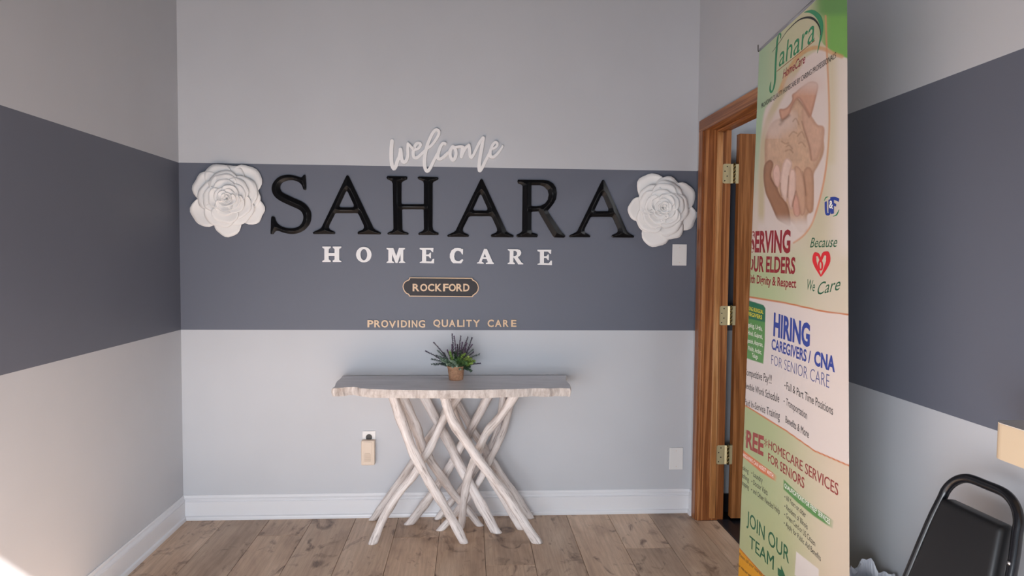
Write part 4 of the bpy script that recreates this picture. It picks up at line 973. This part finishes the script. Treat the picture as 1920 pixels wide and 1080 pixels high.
# heart emblem
bstroke([(1539.5,518),(1531,500),(1527.3,487),(1529.5,477.5),(1535,478.5),(1539,489)], [1.5, 5, 6.5, 6.5, 4, 2.5], hred); bstroke([(1539.5,518),(1548,502),(1553,488),(1551,476.5),(1544.5,476.5),(1539.5,488)], [1.5, 5, 6.5, 6.5, 5, 3], hred, 0.0005)
bstroke([(1539,486),(1535.6,495),(1537,504.5),(1541,504.5),(1542,495),(1539,488)], 2.6, hred, 0.0006)
# letters emblem with ampersand and two arcs
bstroke([(1548.5,378),(1549,396),(1551.5,401.5),(1555.5,398),(1556,374)], [3.2, 3.4, 3.4, 3.6, 3.8], blue); bstroke([(1561,371),(1561,387),(1561,401)], 4.2, blue, 0.0005); bstroke([(1557,372.5),(1565,372),(1573.5,375.5)], 4.0, blue, 0.0006); bstroke([(1561,382),(1568,385)], 3.4, blue, 0.0006)
btext('&', (1555.0, 389.5), (1562.5, 391.5), 14, white, 0.02, off=0.0009)
bstroke([(1545.5,377),(1548.5,371),(1553.5,369)], [0.5, 1.8, 0.6], green, 0.0005); bstroke([(1562,405.5),(1569,402.5),(1573.5,393)], [0.6, 2, 0.6], green, 0.0005)
for k, (b_, m_) in INK.items():
    if b_.v: b_.build('lettering', m_, t, bo)['kind'] = 'stuff'
# hardware: top rail, hook, rear pole, base
L = bl_at(ZTOP, BL); R = bl_at(ZTOP, BR); d = (R-L); d[2] = 0; d /= np.linalg.norm(d); nn = np.array([0.99, 0, 0])
v, f, g = tube([L-d*0.004+[0.008, 0, 0.006], R+d*0.004+[0.008, 0, 0.006]], 0.009, 12); MB().add(v, f).build('top_rail', M_CHROME, t, bo, True)
v, f, g = tube(catmull([L-d*0.004+[0, 0, 0.004], L-d*0.014+[0, 0, 0.006], L-d*0.016+[0, 0, 0.028]], 4), 0.0016, 8); MB().add(v, f).build('hook', M_SOCK, t, bo, True)
mid = (L+R)/2; bc_ = (bl_at(0.05, BL)+bl_at(0.05, BR))/2; MB().cyl((bc_[0]+0.024, mid[1], 0.07), (mid[0]+0.030, mid[1], ZTOP-0.002), 0.009, n=14).build('support_pole', M_CHROME, t, bo, True)
MB().box(bc_[0]-0.060, bc_[0]+0.038, bc_[1]-0.42, bc_[1]+0.42, 0.012, 0.092, 0.012).build('base_cassette', M_CHROME, t, bo)
for s in (-0.3, 0.3): MB().box(bc_[0]-0.16, bc_[0]+0.042, bc_[1]+s-0.018, bc_[1]+s+0.018, 0.0008, 0.0118, 0.003).build('foot', M_CHROME, t, bo)

# ------------------------------------------------------------------ black padded stacking chair by the right wall
CH = np.array((2.585, -2.238, 0.0)); RZ = math.radians(4.0)
t = thing('stacking_chair', 'black padded stacking chair with open tube handle back against right wall', 'chair', CH); t.rotation_euler = (0, 0, RZ)
# local axes: +y far side, -x front; back tube leans so that the top touches the wall side
def bx_(z): return 0.02-0.42*(0.90-z)*0.72
hw_t, hw_b = 0.100, 0.150
def backw(z): return hw_t+(hw_b-hw_t)*(0.885-z)/0.44
fr_ = []
for s in (1,):
    pts = [(bx_(0.45), -backw(0.45), 0.45), (bx_(0.62), -backw(0.62), 0.62), (bx_(0.78), -backw(0.78), 0.78)]
    rr = 0.066
    for k in range(6):
        a = math.radians(90*k/5); z = 0.909-rr+rr*math.sin(a); pts.append((bx_(z), -(hw_t-rr+rr*math.cos(a)), z))
    pts += [(bx_(0.909), 0.0, 0.909)]
    pts += [(x, -y, z) for x, y, z in pts[:-1][::-1]]
v, f, g = tube(catmull(pts, 3), 0.0102, 14); fm = MB().add(v, f)
o = put('back_frame', mesh('back_frame', fm.v, fm.f, True), M_METAL, t)
# padded backrest: trapezoid with rounded edges between the side tubes
def pad(zs_, ws_, thick, xof, nm, mat):
    bm = bmesh.new(); vs = []
    ring_ = [(-1, 1), (1, 1), (1, -1), (-1, -1)]
    for z, w in zip(zs_, ws_):
        vs.append([bm.verts.new((bx_(z)+xof+q[0]*thick/2, q[1]*w, z)) for q in ring_])
    for a, b in zip(vs[:-1], vs[1:]):
        for i in range(4): bm.faces.new((a[i], a[(i+1) % 4], b[(i+1) % 4], b[i]))
    bm.faces.new(vs[0][::-1]); bm.faces.new(vs[-1]); bmesh.ops.recalc_face_normals(bm, faces=bm.faces)
    ed = [e for e in bm.edges if e.calc_length() > 0]
    bmesh.ops.bevel(bm, geom=ed, offset=0.012, segments=3, profile=0.6, affect='EDGES')
    me = bpy.data.meshes.new(nm); bm.to_mesh(me); bm.free(); me.polygons.foreach_set('use_smooth', [True]*len(me.polygons)); return put(nm, me, mat, t)
pad([0.52, 0.852], [backw(0.52)-0.016, backw(0.852)-0.021], 0.036, -0.006, 'backrest', M_VINYL)
def tb(p, r=0.0125): v, f, g = tube(p, r, 12); return MB().add(v, f)
sx0, sx1 = bx_(0.45)-0.40, bx_(0.45)+0.02
MB().box(sx0, sx1, -0.20, 0.20, 0.430, 0.490, 0.022).build('seat', M_VINYL, t, smooth=True)
for s in (1, -1):
    tb([(bx_(0.45), s*0.150, 0.455), (bx_(0.45)+0.01, s*0.17, 0.42), (bx_(0.45)+0.055, s*0.185, 0.012)]).build('leg', M_METAL, t, smooth=True)
    tb([(sx0+0.04, s*0.175, 0.432), (sx0-0.01, s*0.190, 0.012)]).build('leg', M_METAL, t, smooth=True)
    tb([(sx0+0.04, s*0.175, 0.424), (sx1-0.02, s*0.172, 0.424)], 0.010).build('seat_rail', M_METAL, t, smooth=True)
    for x in (sx0-0.01, bx_(0.45)+0.055): MB().cyl((x, s*(0.190 if x < 2 and x == sx0-0.01 else 0.185), 0.001), (x, s*(0.190 if x == sx0-0.01 else 0.185), 0.02), 0.015, n=14).build('foot_cap', M_SOCK, t, smooth=True)
    if s < 0: MB().cyl((bx_(0.79)-0.009, -backw(0.79), 0.79), (bx_(0.79)-0.013, -backw(0.79), 0.79), 0.0045, n=10).build('rivet', M_CHROME, t, smooth=True)

# ------------------------------------------------------------------ cream wall ledge
cx0, y1_ = 2.540, -2.325; zt_, zb_ = 1.072, 1.000
t = thing('wall_ledge', 'cream wall-mounted counter ledge with rounded corner above the black chair', 'ledge', (W, -2.75, zt_))
def ledge_outline(r): 
    q = [(W-0.0005, -3.15), (cx0, -3.15)]; c = (cx0+r, y1_-r)
    q += [(c[0]-r*math.cos(math.radians(a)), c[1]+r*math.sin(math.radians(a))) for a in range(0, 91, 10)]
    return q+[(W-0.0005, y1_)]
def slab(nm, z0, z1, r, mat, ins=0.0):
    q = ledge_outline(r); q = [(max(x, cx0+ins), min(y, y1_-ins)) for x, y in q]; n = len(q)
    V = [(x-W, y+2.75, z0-zt_) for x, y in q]+[(x-W, y+2.75, z1-zt_) for x, y in q]
    Fc = [tuple(range(n)), tuple(range(2*n-1, n-1, -1))]+[(i, n+i, n+(i+1) % n, (i+1) % n) for i in range(n)]
    me = mesh(nm, V, Fc); bm = bmesh.new(); bm.from_mesh(me); bmesh.ops.recalc_face_normals(bm, faces=bm.faces); bm.to_mesh(me); bm.free(); put(nm, me, mat, t)
slab('ledge_body', zb_, zt_-0.0015, 0.028, M_CREAM, 0.0); slab('ledge_top', zt_-0.0015, zt_, 0.028, M_CREAMT, 0.0006)
for y in (-2.55, -2.95): MB().box(-0.11, -0.0005, y+2.75-0.012, y+2.75+0.012, -0.16, zb_-zt_-0.0005, 0.003).build('bracket', M_CREAM, t)

# ------------------------------------------------------------------ waste bin with crumpled liner
bc0 = np.array((2.618, -1.835, 0.0008))
t = thing('waste_bin', 'black waste bin with crumpled grey liner between the banner and chair', 'bin', bc0)
n = 32; prof = [(0.0, 0.0), (0.054, 0.0), (0.057, 0.004), (0.070, 0.430), (0.073, 0.433), (0.073, 0.442), (0.066, 0.442), (0.064, 0.430), (0.050, 0.02), (0.0, 0.018)]
V = [(r*math.cos(2*math.pi*i/n), r*math.sin(2*math.pi*i/n), z) for r, z in prof for i in range(n)]
Fc = [(j*n+i, j*n+(i+1) % n, (j+1)*n+(i+1) % n, (j+1)*n+i) for j in range(len(prof)-1) for i in range(n)]
put('bin_body', mesh('bin_body', V, Fc, True), M_SOCK, t)
ml = principled('grey_liner', lin((206, 208, 216)), 0.3); V = []; nl = 72
for j, (r, z) in enumerate([(0.062, 0.40), (0.0650, 0.444), (0.070, 0.463), (0.066, 0.493), (0.074, 0.512), (0.077, 0.47), (0.077, 0.41)]):
    for i in range(nl):
        a = 2*math.pi*i/nl; k = 0.0 if j in (0, 1, 6) else 1.0
        q = r+k*(0.003*math.sin(9*a+j)+0.002*math.sin(17*a+2*j)); zz = z+k*(0.014*math.sin(3*a+j*0.7+1)+0.010*math.sin(7*a+1.3*j)+0.006*math.sin(15*a+j)); V.append((q*math.cos(a), q*math.sin(a), zz))
Fc = [(j*nl+i, j*nl+(i+1) % nl, (j+1)*nl+(i+1) % nl, (j+1)*nl+i) for j in range(6) for i in range(nl)]
put('liner', mesh('liner', V, Fc), ml, t)['label'] = 'crumpled grey plastic liner'
